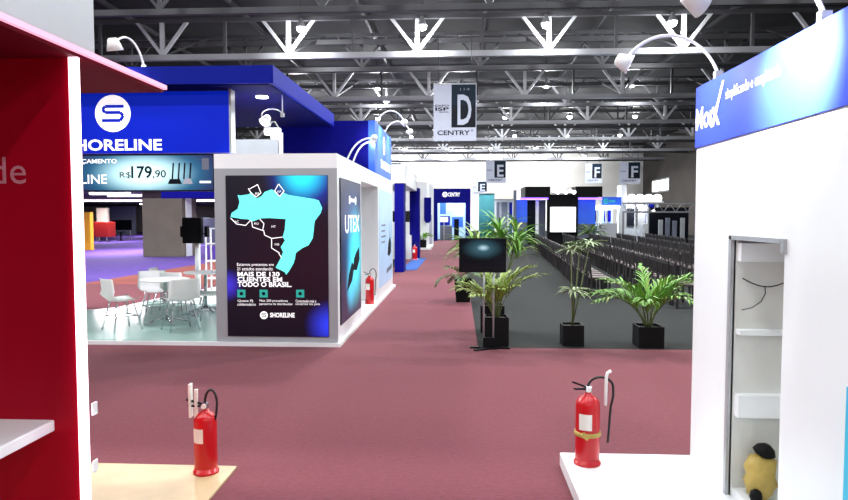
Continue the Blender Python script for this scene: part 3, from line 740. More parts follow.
for (tc, deg, lb) in ((ta, 232, 'white moulded chair at the nearer round table, closest to the crimson stand'), (ta, 312, 'white moulded chair at the nearer round table, closest to the floor front edge'),
                      (ta, 12, 'white moulded chair at the nearer round table, closest to the map poster'), (ta, 128, 'white moulded chair behind the nearer round table, back to the red carpet'),
                      (tb, 185, 'white moulded chair at the farther round table, below the black monitor'), (tb, 255, 'white moulded chair standing between the two round tables')):
    q = math.radians(deg); shell_chair((tc[0]+.7*math.cos(q), tc[1]+.7*math.sin(q), .064), math.atan2(-math.cos(q), math.sin(q)), lb)
# monitor on a white pole
q = fl(198.5, 300)
t = thing('monitor_stand', q, 'black boxy monitor on a white pole behind the white chairs', 'monitor')
g = G(); g.lathe([(.2, 0), (.2, .02), (.05, .04)], q, 'whiteplastic', 20); g.build('base', t)
g = G(); g.tube([(q[0], q[1], .07), (q[0], q[1], at(198, 236, Y=q[1]).z)], .055, 'whiteplastic', 12); g.build('pole', t)
a, b_ = at(186, 243, Y=q[1]), at(204.5, 217.5, Y=q[1])
g = G(); g.box(a.x, b_.x, q[1]-.18, q[1]-.06, a.z, b_.z, 'black', .01); g.build('monitor_body', t)
g = G()
for px in (184, 208): c = at(px, 232, Y=q[1]); g.box(c.x-.03, c.x+.03, q[1]-.12, q[1], c.z-.1, c.z+.12, 'black'); g.beam((c.x, q[1]-.02, c.z-.05), (q[0], q[1]-.05, c.z), .03, .03, 'black')
g.build('side_speakers', t)
a = at(205, 290, Y=14.6)
t = thing('display_rack', (a.x, 14.6, .064), 'white wire display rack seen past the grey end post', 'rack')
g = G(); xa, xb = at(206, 290, Y=14.6).x, at(219, 290, Y=14.6).x
for x in (xa, xb-.02): g.box(x, x+.03, 14.58, 14.62, .064, 1.5, 'whiteplastic'); g.box(x, x+.03, 14.88, 14.92, .064, 1.5, 'whiteplastic')
g.build('uprights', t)
for z in (.35, .75, 1.15): g = G(); g.box(xa, xb+.01, 14.6, 14.9, z, z+.025, 'whiteplastic'); g.build('shelf', t)
g = G(); g.box(xa, xb, 14.58, 14.62, 1.5, 1.53, 'whiteplastic'); g.build('top_rail', t)

# ================================================================ FAR LEFT ZONE (under the low slab)
g = G(); g.box(-45, -9, 27, 74, 2.95, 3.9, 'duct'); g.build('slab'); tag(COL.objects['slab'], kind='structure')
pc = at(164, 257, Z=0); w0, w1 = at(143, 257, Y=pc.y).x, at(183, 257, Y=pc.y).x
g = G(); g.box(w0, w1, pc.y, pc.y+1.6, .006, 2.95, 'concrete', .02); tag(g.build('pillar'), kind='structure')
xr = at(186, 255, Y=pc.y+.3).x; g = G(); g.box(w1+.01, xr+.05, pc.y+.3, pc.y+.9, .006, 2.95, 'white', .02); tag(g.build('pillar'), kind='structure')
zl = 2.91
for i, (x0, x1, py, yd, lb) in enumerate(((70, 142, 204, 44, 'long glowing tube light left of the concrete pillar, lowest of its rows'), (90, 130, 196, 30, 'glowing tube light close under the offer banner'), (108, 168, 198, 33, 'glowing tube light crossing in front of the concrete pillar top'),
                                          (181, 194, 203, 40, 'short glowing tube light just past the concrete pillar'), (196, 216, 203, 44, 'short glowing tube light beside the grey end post'), (140, 176, 204, 56, 'glowing tube light far back behind the concrete pillar'))):
    a = at(x0, py, Y=yd); a.z = zl; b_ = at(x1, py, Y=yd)
    t = thing('tube_light', (a.x, a.y, zl), lb, 'ceiling light', 'tube lights under the low slab')
    g = G(); g.box(a.x, b_.x, a.y-.12, a.y+.12, zl, 2.95, 'whiteplastic'); g.build('housing', t)
    g = G(); g.box(a.x+.02, b_.x-.02, a.y-.1, a.y+.1, zl-.1, zl-.001, 'lampsoft'); g.build('diffuser', t)
    light('AREA', ((a.x+b_.x)/2, a.y, zl-.14), 170, (1, .95, .97)).data.size = 1.2
def board(px0, px1, py0, py1, y, k, name, label, cat, depth=.3, feet=True):
    a, b_ = at(px0, py1, Y=y), at(px1, py0, Y=y); z0 = 0.006 if feet else a.z
    t = thing(name, ((a.x+b_.x)/2, y, z0), label, cat)
    g = G(); g.box(a.x, b_.x, y, y+depth, max(z0, a.z if a.z > .1 else z0), b_.z, k, .02); g.build('board', t)
    if feet and a.z > .1:
        for x in (a.x+.1, b_.x-.16): g = G(); g.box(x, x+.06, y+.05, y+.11, z0, a.z, 'alu'); g.build('leg', t)
    return t, a, b_
t, a, b_ = board(76, 90, 212, 251, 33, 'orange', 'display_board', 'tall orange yellow display panel by the crimson wall edge', 'display panel')
t, a, b_ = board(97, 107, 208, 237, 46, 'creamwall', 'display_board', 'cream display panel behind the small red counter', 'display panel')
t, a, b_ = board(94, 108, 222, 237, 44, 'brightred', 'counter', 'small bright red counter on the purple carpet', 'counter', 1.0)
t, a, b_ = board(112, 131, 220, 230, 52, 'ink', 'screen', 'dark wide screen far beyond on the purple carpet', 'screen', .15)
t, a, b_ = board(109, 134, 206, 234, 60, 'inkgrey', 'display_board', 'grey blue display panel behind the dark wide screen', 'display panel')
t, a, b_ = board(200, 218, 218, 246, 40, 'inkgrey', 'display_board', 'grey display panel far behind the white wire rack', 'display panel')
t, a, b_ = board(204, 220, 246, 262, 26.5, 'purple', 'counter', 'purple counter behind the white wire rack', 'counter', .6)
q = at(121, 241, Z=.006); t = thing('stool', q, 'small dark stool standing alone on the purple carpet', 'stool')
g = G(); g.lathe([(.3, .62), (.3, .7)], q, 'ink', 14); g.build('seat', t); g = G(); g.tube([q, q+Vector((0, 0, .62))], .05, 'black', 8); g.build('column', t); g = G(); g.lathe([(.28, 0), (.28, .03)], q, 'black', 14); g.build('base', t)
g = G(); g.box(-44, -9.5, 73, 73.2, .006, 2.95, 'creamwall'); tag(g.build('wall_mezzanine'), kind='structure')

# ================================================================ STANDS DOWN THE LEFT SIDE OF THE AISLE
ya = at(400, 272.5, Z=0).y; xa, xb = at(394.5, 260, Y=ya).x, at(403.7, 260, Y=ya).x
yb = at(414, 258.5, Z=0).y; xc, xd = at(409.6, 250, Y=yb).x, at(419.2, 250, Y=yb).x
t = thing('exhibition_stand', (xb, ya, 0), 'stand with two dark blue pillars and a white head beam', 'exhibition stand')
g = G(); g.box(xa, xb, ya, ya+.8, .006, at(400, 183, Y=ya).z, 'navy', .01); g.build('blue_pillar', t)
g = G(); g.box(xa-.03, xb+.03, ya-.03, ya+.83, at(400, 183, Y=ya).z, at(400, 179.5, Y=ya).z, 'white'); g.build('pillar_cap', t)
g = G(); g.box(xc, xd, yb, yb+.8, .006, at(414, 188, Y=yb).z, 'navy', .01); g.build('blue_pillar', t)
g = G(); g.box(-2.8, xd-.1, ya+.9, yb-.02, 2.85, 3.5, 'white'); g.build('head_beam', t)
g = G(); g.box(-3.4, -3.3, ya+.9, yb-.02, .006, 2.85, 'silver'); g.build('back_wall', t)
g = G(); g.box(-5.5, -3.4, yb+.4, yb+.5, .006, 3.2, 'white'); g.build('back_wall', t)
a, b_ = at(403.5, 222, Y=yb-.5), at(410, 211, Y=yb-.5)
g = G(); g.box(a.x-.5, b_.x, yb-.5, yb-.42, a.z, b_.z, 'blackgloss'); g.build('screen', t)
g = G(); g.box(a.x-.5, b_.x+.05, yb-.6, yb-.1, .006, 1.0, 'white'); g.build('counter', t)
g = G(); g.prism([(xb-.2, ya+.5), (xb+.35, ya+.9), (xd+.3, yb), (xd-.2, yb)], .006, .02, 'bluecarpet')
tag(g.build('mat'), 'light blue mat in front of the two dark blue pillars', 'mat')
b = at(414.8, 260, Z=.006); extinguisher((b.x, b.y, .02), 'red fire extinguisher at the foot of the second blue pillar', h=.58, r=.1)
y3 = at(425, 250, Z=0).y; x3, x4 = at(419.5, 240, Y=y3).x, at(430.5, 240, Y=y3).x
t = thing('exhibition_stand', (x4, y3, 0), 'white stand with a rounded dark blue drop banner beside the aisle', 'exhibition stand')
g = G(); g.box(x3-1.2, x4, y3, y3+4, .006, .12, 'white'); g.build('platform', t)
g = G(); g.box(x3-1.2, x4-.25, y3+.8, y3+3.8, .12, at(425, 181, Y=y3).z, 'white'); g.build('white_wall', t)
x5, x6 = at(424, 200, Y=y3+.5).x, at(431, 200, Y=y3+.5).x; z5, z6 = at(425, 223, Y=y3+.5).z, at(425, 197.5, Y=y3+.5).z
g = G(); n = 12
mid, rad = (x5+x6)/2, (x6-x5)/2
pf = [(x5, z6), (x6, z6)]+[(mid+rad*math.cos(a), z5+rad-rad*math.sin(a)) for a in [PI*i/n for i in range(n+1)]]
va = [g.bm.verts.new((x, y3+.5, z)) for x, z in pf]; vb = [g.bm.verts.new((x, y3+.75, z)) for x, z in pf]
i_ = g.mi('navy'); g.bm.faces.new(va).material_index = i_; g.bm.faces.new(vb[::-1]).material_index = i_
for j in range(len(pf)): g.bm.faces.new((va[j], va[(j+1) % len(pf)], vb[(j+1) % len(pf)], vb[j])).material_index = i_
g.build('drop_banner', t)
q = at(421.5, 249, Z=.12); palm((at(422.5, 240, Y=y3+.35).x, y3+.35, .12), 'small bushy palm in a black pot on the white platform edge', .4, .4, 9, .8, 1.1, 'leafbright', ll=.3, lw=.05, seed=3)
y4 = at(429, 247, Z=0).y
t = thing('exhibition_stand', (at(433, 240, Y=y4+3).x, y4+3, 0), 'plain white stand wall just before the end stand', 'exhibition stand')
g = G(); g.box(-4.5, at(433.5, 230, Y=y4+3).x, y4+3, y4+3.2, .006, at(430, 184, Y=y4+3).z, 'white'); g.build('white_wall', t)
g = G(); a, b_ = at(428, 242, Y=y4+2), at(432, 215, Y=y4+2); g.box(a.x, b_.x, y4+2, y4+2.3, .006, b_.z, 'flag'); g.build('pillar', t)

# end stand
ye = at(452, 241, Z=0).y; e0, e1 = at(433.5, 230, Y=ye).x, at(470.5, 230, Y=ye).x
zt0, zt1 = at(452, 203, Y=ye).z, at(452, 188.5, Y=ye).z
t = thing('exhibition_stand', ((e0+e1)/2, ye, 0), 'dark blue stand closing the end of the maroon aisle', 'exhibition stand')
g = G(); g.box(e0, e1, ye, ye+.3, zt0, zt1, 'navy'); F_ = Face(g, (0, ye, 0), *FRONT)
c = at(445, 194.5, Y=ye); s_logo(F_, c.x, c.z, .19, 'text', 'navy', .01)
a, b_ = at(448, 196.5, Y=ye), at(460, 192.5, Y=ye); F_.text('CENTRY', a.x, a.z, b_.x-a.x, b_.z-a.z, 'text', .01, .02); g.build('header_sign', t)
for (u, v, nm) in ((433.5, 437.5, 'blue_pillar'), (465.5, 470.5, 'blue_pillar')):
    g = G(); g.box(at(u, 220, Y=ye).x, at(v, 220, Y=ye).x, ye, ye+.4, .006, zt0, 'navy'); g.build(nm, t)
g = G(); g.box(e0, e1, ye+3.4, ye+3.5, .006, zt0+.3, 'glasspanel'); bw = g.build('back_wall', t)
g = G(); F_ = Face(g, (0, ye+3.4, 0), *FRONT)
for (u, v, w, h, k) in ((440, 203, 446, 214, 'bluepanel'), (447, 204, 453, 213, 'flag'), (454, 205, 463, 215, 'text'), (440, 216, 450, 226, 'navylight'), (452, 217, 463, 227, 'bluepanel')):
    a, b_ = at(u, h, Y=ye+3.4), at(w, v, Y=ye+3.4); F_.rect(a.x, a.z, b_.x, b_.z, k, .02)
g.build('wall_prints', bw)
g = G(); a, b_ = at(440, 240, Y=ye+1.5), at(452, 228, Y=ye+1.5); g.box(a.x, b_.x, ye+1.5, ye+2.2, .006, 1.1, 'inkgrey', .03); g.build('counter', t)
g = G(); a, b_ = at(454, 240, Y=ye+1), at(459, 219, Y=ye+1); g.box(a.x, b_.x, ye+1, ye+1.4, .006, b_.z, 'ink', .03); g.build('kiosk', t)
g = G(); a, b_ = at(440, 222, Y=ye+1.2), at(448, 217, Y=ye+1.2); g.box(a.x, b_.x, ye+1.2, ye+1.3, a.z, b_.z, 'text'); g.beam(((a.x+b_.x)/2, ye+1.25, .006), ((a.x+b_.x)/2, ye+1.25, a.z), .08, .08, 'alu'); g.build('info_screen', t)
light('POINT', ((e0+e1)/2, ye+1.6, 3.2), 150, (.8, .9, 1), .3)

# ================================================================ HANGING BANNERS
def hall_banner(px0, px1, py0, py1, y, letter, split, label, small=True, ztop=ZB):
    a, b_ = at(px0, py1, Y=y), at(px1, py0, Y=y); w, h = b_.x-a.x, b_.z-a.z
    t = thing('hanging_banner', ((a.x+b_.x)/2, y, b_.z), label, 'banner')
    g = G(); g.box(a.x, b_.x, y, y+.02, a.z, b_.z, 'flag'); F_ = Face(g, (a.x, y, a.z), *FRONT)
    F_.rect(w*split, h*.235, w*.985, h*.985, 'inkteal', .004)
    F_.rect(w*split, h*.235, w*.985, h*.62, 'ink', .006)
    F_.text(letter, w*(split+.14), h*.28, w*(1-split)*.56, h*.53, 'flag', .009, .02)
    if small:
        F_.text('114', w*.62, h*.88, w*.22, h*.045, 'inkgrey', .009)
        F_.text('CENTRY', w*.09, h*.10, w*.76, h*.085, 'ink', .006, .02)
        F_.disc(w*.9, h*.18, w*.025, 'inkgrey', .006, 10)
        F_.text('EXPO', w*.04, h*.60, w*.32, h*.035, 'ink', .006, .02); F_.text('ISP', w*.04, h*.53, w*.32, h*.06, 'ink', .006, .03); F_.text('BRASIL', w*.14, h*.495, w*.22, h*.025, 'ink', .006, .01)
    else:
        F_.text('CENTRY', w*.12, h*.09, w*.7, h*.08, 'ink', .006, .02); F_.text('ISP', w*.06, h*.53, w*.25, h*.07, 'inkgrey', .006, .03)
    g.build('cloth', t)
    g = G(); g.tube([(a.x, y+.01, b_.z), (b_.x, y+.01, b_.z)], .025, 'alu', 6); g.build('top_bar', t)
    for s in (.12, .88): g = G(); g.tube([(a.x+w*s, y+.01, b_.z), (a.x+w*s, y+.01, ztop)], .012, 'steel_dark', 5); g.build('wire', t)
hall_banner(433.5, 476.5, 83.5, 141, tys[0]-.6-2, 'D', .42, 'grey hanging banner with a big white D, largest of the hall banners')
hall_banner(486, 506, 160.5, 183, tys[0]+sp*2+1.5, 'E', .42, 'hanging banner with a white E on dark, above the teal drum', False)
hall_banner(472, 487, 181.5, 194.5, tys[0]+sp*4, 'E', .4, 'smallest hanging banner with an E, just over the tall green leaves', False)
hall_banner(585, 602, 163.5, 183, tys[0]+sp*3, 'F', .42, 'hanging banner with an F above the black stage roof', False)
hall_banner(619.5, 640.5, 162, 183.5, tys[0]+sp*2+1.5, 'F', .42, 'hanging banner with an F nearest the white stand wall', False)
hall_banner(384, 401, 163, 181, tys[0]+sp*3, 'D', .42, 'hanging banner with a small D half behind the blue side sign', False)

# ================================================================ TV STAND AND PLANTS
ty = at(490, 348.5, Z=0).y
a, b_ = at(459, 272, Y=ty), at(506, 238, Y=ty); mx = (at(488.5, 340, Y=ty).x)
t = thing('television_stand', (mx, ty, .006), 'black television on a slim two-pole floor stand in the aisle', 'television stand')
g = G(); g.box(a.x, b_.x, ty-.06, ty-.015, a.z, b_.z, 'black', .006); tv = g.build('television', t)
scr = print_mat('television_glare', (4, 8, 14), [(Vector(((a.x+b_.x)/2+.0, ty-.06, b_.z-.14))-Vector((mx, ty, .006)), .24, (48, 84, 96)), (Vector(((a.x+b_.x)/2+.01, ty-.06, b_.z-.13))-Vector((mx, ty, .006)), .075, (150, 185, 195))], rough=.15, emit=.3, stretch=(.75, 1, 1.4))  # dark screen, reflected glare painted on as pale glowing blobs
g = G(); g.box(a.x+.018, b_.x-.018, ty-.063, ty-.0605, a.z+.022, b_.z-.018, scr); g.build('screen', tv)
for px in (483.8, 493.5):
    x = at(px, 300, Y=ty).x; g = G(); g.tube([(x, ty, .012), (x, ty, b_.z-.08)], .013, 'alu', 10); g.build('pole', t)
g = G(); g.box(mx-.14, mx+.14, ty-.014, ty+.02, a.z+.1, a.z+.3, 'black'); g.build('mount_plate', t)
g = G()
g.box(mx-.11, mx+.11, ty-.1, ty+.05, .006, .028, 'black', .004); g.beam((at(470, 349, Y=ty).x, ty-.02, .018), (at(510, 349, Y=ty).x, ty-.04, .018), .06, .02, 'black'); g.beam((mx-.2, ty-.2, .016), (mx+.2, ty+.02, .016), .05, .02, 'black')
g.build('base_plate', t)
g = G(); g.box(at(483, 340, Y=ty).x, at(495, 340, Y=ty).x, ty-.03, ty+.06, .028, .15, 'black', .005); g.build('ballast_box', t)

b = at(497, 347.5, Z=0); y_ = b.y+.3
y_ = b.y+.17+.06
palm((b.x, y_, .001), 'yellow-green palm in a square black planter right behind the television', .33, .4, 14, .95, 1.42, 'leafyellow', ll=.28, lw=.026, seed=11, droop=1.5)
b = at(492, 331, Z=0)
random.seed(5)
t = thing('potted_dracaena', (b.x, b.y, .001), 'tall bright green strap-leaf plant rising above the television', 'potted plant'); pot(t, b.x, b.y, .001, .36, .42)
gl, gs = G(), G()
for k in range(7):
    cx, cy, cz = b.x+random.uniform(-.35, .4), b.y+random.uniform(-.25, .25), random.uniform(1.2, 1.5)
    gs.tube([(b.x+(cx-b.x)*.15, b.y+(cy-b.y)*.15, .37), (b.x+(cx-b.x)*.6, b.y+(cy-b.y)*.6, .9), (cx, cy, cz)], .018, 'stem', 6, taper=.012)
    for i in range(34):
        blade_leaf(gl, (cx, cy, cz+random.uniform(-.12, .12)), random.uniform(0, 2*PI), random.uniform(.15, 1.35), random.uniform(.4, .68), .036, random.uniform(.9, 1.9), 'leafbright' if random.random() > .25 else 'leafyellow', n=6)
gs.build('stems', t); gl.build('leaves', t)
b = at(463, 303, Z=0)
palm((b.x, b.y+.2, .007), 'low sparse plant in a tapered black pot on the aisle edge', .36, .5, 8, .75, .8, 'leafdark', ll=.25, seed=4, droop=1.6, taper=.8)
b = at(573.5, 346.5, Z=0); random.seed(9)
t = thing('potted_umbrella_sedge', (b.x, b.y+.15, .001), 'slender plant with two pale leaf whorls in a square grey planter', 'potted plant'); pot(t, b.x, b.y+.15, .001, .29, .29)
gl, gs = G(), G(); yy = b.y+.15
for (px, py, n, L_) in ((574, 291, 26, .3), (580, 246, 30, .33), (571, 250, 18, .26), (590, 243, 16, .24)):
    c = at(px, py, Y=yy+(.05 if py < 270 else -.03)); gs.tube([(b.x+random.uniform(-.02, .02), yy, .25), (b.x*.5+c.x*.5+.0, yy, .25*.5+c.z*.5), c], .011, 'stem', 6, taper=.007); whorl(gl, c, n, L_, 'leafdark' if random.random() < .3 else 'leafpale')
gs.build('stems', t); gl.build('leaves', t)
b = at(650, 348.5, Z=0)
palm((b.x+.02, b.y+.17, .001), 'bushy light green palm in a black planter near the white stand wall', .34, .29, 19, 1.05, 1.4, 'leafbright', ll=.32, lw=.03, seed=21, droop=1.5)
b = at(590, 240, Y=39)
palm((b.x, 39, .001), 'round green bush in a dark pot beside the projection screen', .5, .5, 16, 1.3, 1.3, 'leafdark', ll=.4, lw=.06, seed=31, droop=1.6)

# ================================================================ ROWS OF CHAIRS
def hall_chair():
    t = thing('audience_chair', (0, 0, 0), 'black slatted chair', 'chair')
    g = G(); g.box(-.21, .21, -.21, .21, .44, .475, 'chairseat', .008); g.build('seat', t)
    g = G()
    g.beam((-.2, .0-.2, .455), (-.25, -.2, .88), .03, .035, 'chairblack'); g.beam((-.2, .2, .455), (-.25, .2, .88), .03, .035, 'chairblack')
    g.beam((-.252, -.2, .86), (-.252, .2, .86), .03, .07, 'chairblack'); g.beam((-.215, -.2, .56), (-.215, .2, .56), .02, .04, 'chairblack')
    for y in (-.12, -.04, .04, .12): g.beam((-.215, y, .56), (-.25, y, .85), .035, .012, 'chairblack')
    g.build('backrest', t)
    for sx in (-1, 1):
        for sy in (-1, 1): g = G(); g.beam((sx*.19, sy*.19, .445), (sx*.2, sy*.2, .0), .034, .034, 'chairblack'); g.build('leg', t)
    return t
cproto = hall_chair(); first = True
names = ('in the row closest to the maroon aisle', 'in the second row from the maroon aisle', 'in the third row from the maroon aisle', 'in the fourth row from the maroon aisle', 'in the row of chairs deepest into the hall')
tilt = math.atan2(1.35, 22)
for r_ in range(5):
    k = 0
    ystart = (14.4, 13.0, 17.0, 21.5, 26.5)[r_]
    y = ystart
    while y < 35.3 and k < 44:
        x = 3.05+1.45*r_+(y-14.4)*.058
        if abs(x) < .352*y+.4:
            c = cproto if first else copy_tree(cproto); first = False
            c.location = (x+random.uniform(-.03, .03), y, .0); c.rotation_euler = (0, 0, -tilt+random.uniform(-.06, .06))
            tag(c, f'black slatted audience chair {names[r_]}', 'chair', f'audience chairs {names[r_]}')
            if k == 0:
                tag(c, ('black chair ending the aisle-side row, seat open toward the planters', 'black chair ending the second row, beside the bushy palm', 'black chair starting the third row behind the bushy palm', 'black chair starting the fourth row by the white wall edge', 'black chair starting the deepest row by the white wall edge')[r_], 'chair')
                if 'group' in c: del c['group']
        y += .56; k += 1

# ================================================================ STAGE AND STANDS BEYOND THE CHAIRS
sy = 41.0
def X(px, y=sy): return at(px, 220, Y=y).x
def Zp(py, y=sy): return at(560, py, Y=y).z
t = thing('stage_booth', (X(563), sy, 0), 'black stage portal with two dark roof boxes and blue side panels', 'stage')
g = G(); g.box(X(525), X(550), sy, sy+3, Zp(197), Zp(186.5), 'black'); g.build('roof_box', t)
g = G(); g.box(X(575.5), X(602), sy, sy+3, Zp(197), Zp(186.5), 'black'); g.build('roof_box', t)
g = G(); g.box(X(548), X(578.5), sy+.2, sy+.6, Zp(207), Zp(194), 'black'); g.box(X(548), X(550), sy+.2, sy+.6, .0, Zp(207), 'black'); g.box(X(576), X(578.5), sy+.2, sy+.6, 0, Zp(207), 'black'); g.box(X(550), X(576), sy+.3, sy+.6, 0, Zp(232), 'black'); g.build('portal', t)
g = G(); g.box(X(520), X(548), sy-.02, sy+.1, Zp(199.5), Zp(197.7), 'ledpurple'); g.build('light_strip', t)
g = G(); g.box(X(578.5), X(602), sy-.02, sy+.1, Zp(199.5), Zp(197.7), 'ledpurple'); g.build('light_strip', t)
g = G(); g.box(X(516), X(528), sy+.5, sy+.6, Zp(222), Zp(199.5), 'bluepanel'); g.box(X(516), X(528), sy+.5, sy+.6, 0, Zp(222), 'inkgrey'); g.build('side_panel', t)
g = G(); g.box(X(578.5), X(597), sy+.5, sy+.6, Zp(224), Zp(199.5), 'bluepanel'); g.box(X(578.5), X(597), sy+.5, sy+.6, 0, Zp(224), 'inkgrey'); g.build('side_panel', t)
g = G(); g.box(X(528), X(537), sy+.9, sy+1, 0, Zp(199.5), 'ink'); g.build('doorway_shade', t)  # dark sheet holding the doorway's shade in its colour
g = G(); g.box(X(536.5), X(539.5), sy+.4, sy+.7, 0, Zp(199.5), 'white'); g.build('white_post', t)
g = G(); g.box(X(539.5), X(548), sy+1.2, sy+1.3, 0, Zp(199.5), 'inkgrey'); g.build('back_panel', t)
g = G(); g.box(X(514), X(516.5), sy+.2, sy+.6, 0, Zp(190), 'inkgrey'); g.build('grey_post', t)
a, b_ = X(550.3), X(575.8)
t = thing('projection_screen', ((a+b_)/2, sy, Zp(232)), 'glowing white projection screen in the black portal', 'screen')
g = G(); g.box(a-.06, b_+.06, sy+.05, sy+.15, Zp(232)-.06, Zp(207)+.06, 'black'); g.build('frame', t)
g = G(); g.box(a, b_, sy+.03, sy+.049, Zp(232), Zp(207), 'screen'); g.build('screen_surface', t)
t = thing('truss_lights', (X(563), sy, Zp(194)), 'cluster of white lamps on a bar between the stage roof boxes', 'stage lights')
g = G(); g.box(X(550.4), X(575.2), sy-.1, sy+.1, Zp(193.6), Zp(192.6), 'alu'); g.build('bar', t)
for k in range(6):
    px = 553+k*4; g = G(); g.lathe([(.07, -.14), (.13, .1)], (X(px), sy-.15, Zp(190.5+(k % 2)*1.5)), 'whiteplastic', 12, (0, -1, -.2)); l_ = g.build('lamp_can', t)
    g = G(); g.lathe([(.12, .1), (.12, .115)], (X(px), sy-.15, Zp(190.5+(k % 2)*1.5)), 'lampsoft', 12, (0, -1, -.2)); g.build('lens', l_)
yc = 38.0
a = at(487, 240, Y=yc); x0, x1 = at(479, 210, Y=yc).x, at(495, 210, Y=yc).x
t = thing('fabric_drum', ((x0+x1)/2, yc, .001), 'upright teal fabric drum beyond the strap-leaf plant', 'drum display')
g = G(); g.lathe([((x1-x0)/2, 0), ((x1-x0)/2, at(487, 194, Y=yc).z)], ((x0+x1)/2, yc+.5, .001), 'teal', 28); g.build('fabric', t)
g = G(); g.lathe([((x1-x0)/2+.02, 0), ((x1-x0)/2+.02, .08)], ((x0+x1)/2, yc+.5, at(487, 194, Y=yc).z), 'alu', 28); g.build('top_hoop', t)
yv = 52.0
t = thing('exhibition_stand', (at(505, 230, Y=yv).x, yv, 0), 'white stand with violet grey panels left of the black stage', 'exhibition stand')
g = G(); g.box(at(494, 230, Y=yv).x, at(516, 230, Y=yv).x, yv+1, yv+1.2, 0, at(505, 197, Y=yv).z, 'white'); g.build('white_wall', t)
for (u, v, k) in ((497, 500, 'inkgrey'), (502, 508, 'inkgrey'), (510, 513, 'navylight')):
    g = G(); g.box(at(u, 230, Y=yv).x, at(v, 230, Y=yv).x, yv+.9, yv+.99, .3, at(505, 202, Y=yv).z, k); g.build('tall_panel', t)
g = G(); g.box(at(494, 230, Y=yv).x, at(516, 230, Y=yv).x, yv-.2, yv+1, at(505, 199, Y=yv).z, at(505, 196, Y=yv).z, 'creamwall'); g.build('roof_slab', t)

yr = 45.0
def XX(px): return at(px, 220, Y=yr).x
def ZZ(py): return at(610, py, Y=yr).z
t = thing('exhibition_stand', (XX(608), yr, 0), 'blue and cyan lit stand just past the stage with white counters', 'exhibition stand')
g = G(); g.box(XX(602), XX(621), yr, yr+.3, ZZ(206), ZZ(197), 'bluepanel'); F_ = Face(g, (0, yr, 0), *FRONT); F_.disc(XX(605.5), ZZ(201), .2, 'cyan', .01); F_.rect(XX(607.5), ZZ(202.3), XX(615), ZZ(200), 'cyan', .01); g.build('header_sign', t)
g = G(); g.box(XX(596), XX(619), yr-.1, yr, ZZ(208.5), ZZ(205.5), 'lampsoft'); g.build('light_bar', t)
g = G(); g.box(XX(596), XX(621), yr+2.5, yr+2.6, 0, ZZ(206), 'glasspanel'); g.build('back_wall', t)
for u, v, k in ((598, 605, 'ink'), (612, 619, 'navy')):
    g = G(); g.box(XX(u), XX(v), yr+2.4, yr+2.49, ZZ(222), ZZ(210), k); g.build('wall_panel', t)
for u in (597, 606, 619): g = G(); g.box(XX(u), XX(u+1.6), yr, yr+.2, 0, ZZ(206), 'white'); g.build('white_post', t)
g = G(); g.box(XX(598), XX(616), yr-.4, yr-.05, 0, ZZ(223), 'white', .02); g.build('counter', t)
g = G(); g.box(XX(621.5), XX(627.4), yr+.3, yr+1.3, 0, ZZ(185), 'white'); tag(g.build('partition'), kind='structure')
t = thing('exhibition_stand', (XX(645), yr, 0), 'white stand with a row of rounded white lanterns on its roof edge', 'exhibition stand')
g = G(); g.box(XX(628), XX(663), yr, yr+.4, ZZ(204), ZZ(201), 'white'); g.build('roof_edge', t)
for k in range(4):
    px = 632+k*8.6; g = G(); c = (XX(px), yr+.2, ZZ(201)); g.lathe([(.27, 0), (.3, .15), (.27, .32), (.15, .43), (.02, .46)], c, 'lampsoft', 16); g.build('lantern', t)
g = G(); g.box(XX(628), XX(663), yr+2.5, yr+2.6, 0, ZZ(204), 'silver'); g.build('back_wall', t)
g = G(); g.box(XX(636), XX(647), yr+2.35, yr+2.48, ZZ(226), ZZ(208), 'ink'); g.build('wall_panel', t)
g = G(); g.box(XX(648), XX(656), yr+.5, yr+.6, ZZ(224), ZZ(204), 'navylight'); g.build('blue_banner', t)
for u in (635, 647, 657): g = G(); g.box(XX(u), XX(u+1.4), yr, yr+.2, 0, ZZ(204), 'white'); g.build('white_post', t)
g = G(); g.box(XX(641), XX(655), yr-.6, yr-.1, 0, ZZ(224), 'white', .02); g.build('counter', t)
light('POINT', (XX(608), yr+1.2, 3), 160, (.7, .88, 1), .3); light('POINT', (XX(645), yr+1.2, 2.8), 160, (1, 1, 1), .3)
yk = 40.0
t = thing('exhibition_stand', (at(682, 230, Y=yk).x, yk, 0), 'dark unlit stand close to the white stand wall edge', 'exhibition stand')
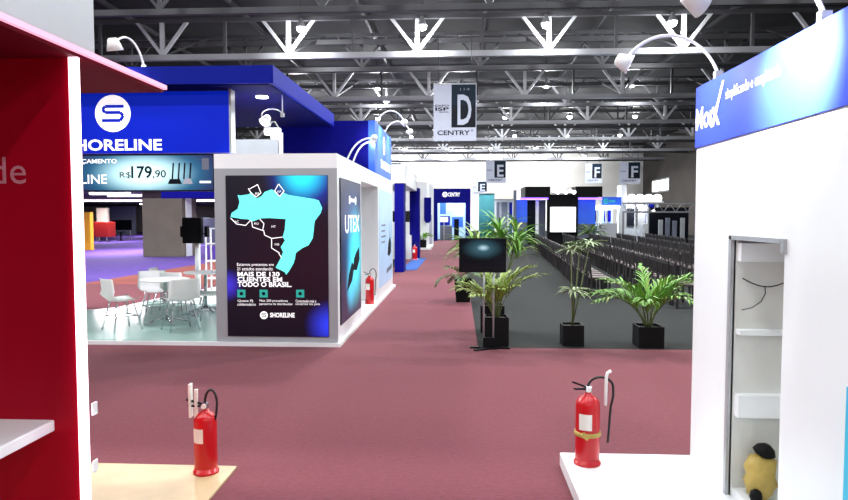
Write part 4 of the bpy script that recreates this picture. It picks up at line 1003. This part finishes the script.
u0, u1 = at(659, 230, Y=yk).x, at(700, 230, Y=yk).x
g = G(); g.box(u0, u1, yk+2, yk+2.2, 0, at(680, 207, Y=yk).z, 'ink'); g.build('back_wall', t)
for k, (px, py, kk) in enumerate(((661, 228, 'silver'), (668, 226, 'inkgrey'), (675, 229, 'inkgrey'), (683, 226, 'silver'))):
    a = at(px, py, Y=yk+.6); g = G(); g.box(a.x-.12, a.x+.12, yk+.6, yk+.8, .0, a.z+.5, kk, .02); g.build('info_pillar', t)
a = at(662, 211, Y=yk); g = G(); g.lathe([(.09, 0), (.09, .1)], (a.x, yk+1.8, a.z), 'lampsoft', 12, (0, -1, 0)); g.build('lamp', t)
yt = 36.0
t = thing('lighting_truss', (at(650, 230, Y=yt).x, yt, 0), 'long low grey lighting truss on posts behind the chairs', 'truss')
u0, u1 = at(622, 230, Y=yt).x, at(705, 230, Y=yt).x; z0, z1 = at(650, 212, Y=yt).z, at(650, 203.5, Y=yt).z
g = G()
for z in (z0, z1): g.box(u0, u1, yt-.04, yt+.04, z-.04, z+.04, 'steel')
n = 14
for k in range(n):
    x = u0+(u1-u0)*k/n; x2 = u0+(u1-u0)*(k+1)/n
    g.beam((x, yt, z0 if k % 2 else z1), (x2, yt, z1 if k % 2 else z0), .03, .03, 'steel')
g.build('truss_beam', t)
for x in (u0, u1-.1): g = G(); g.box(x, x+.1, yt-.05, yt+.05, 0, z0, 'steel'); g.build('post', t)

# ================================================================ world and view
w = bpy.data.worlds.new('hall_air'); S.world = w; w.use_nodes = True
w.node_tree.nodes['Background'].inputs['Color'].default_value = (.8, .85, 1, 1); w.node_tree.nodes['Background'].inputs['Strength'].default_value = .1
vs = S.view_settings; S.display_settings.display_device = 'sRGB'
vs.view_transform = 'Standard'; vs.look = 'None'; vs.gamma = 1; vs.use_curve_mapping = False; vs.exposure = 1.0
S.cycles.use_denoising = True; S.cycles.sample_clamp_indirect = 4; S.cycles.max_bounces = 6; S.cycles.diffuse_bounces = 4
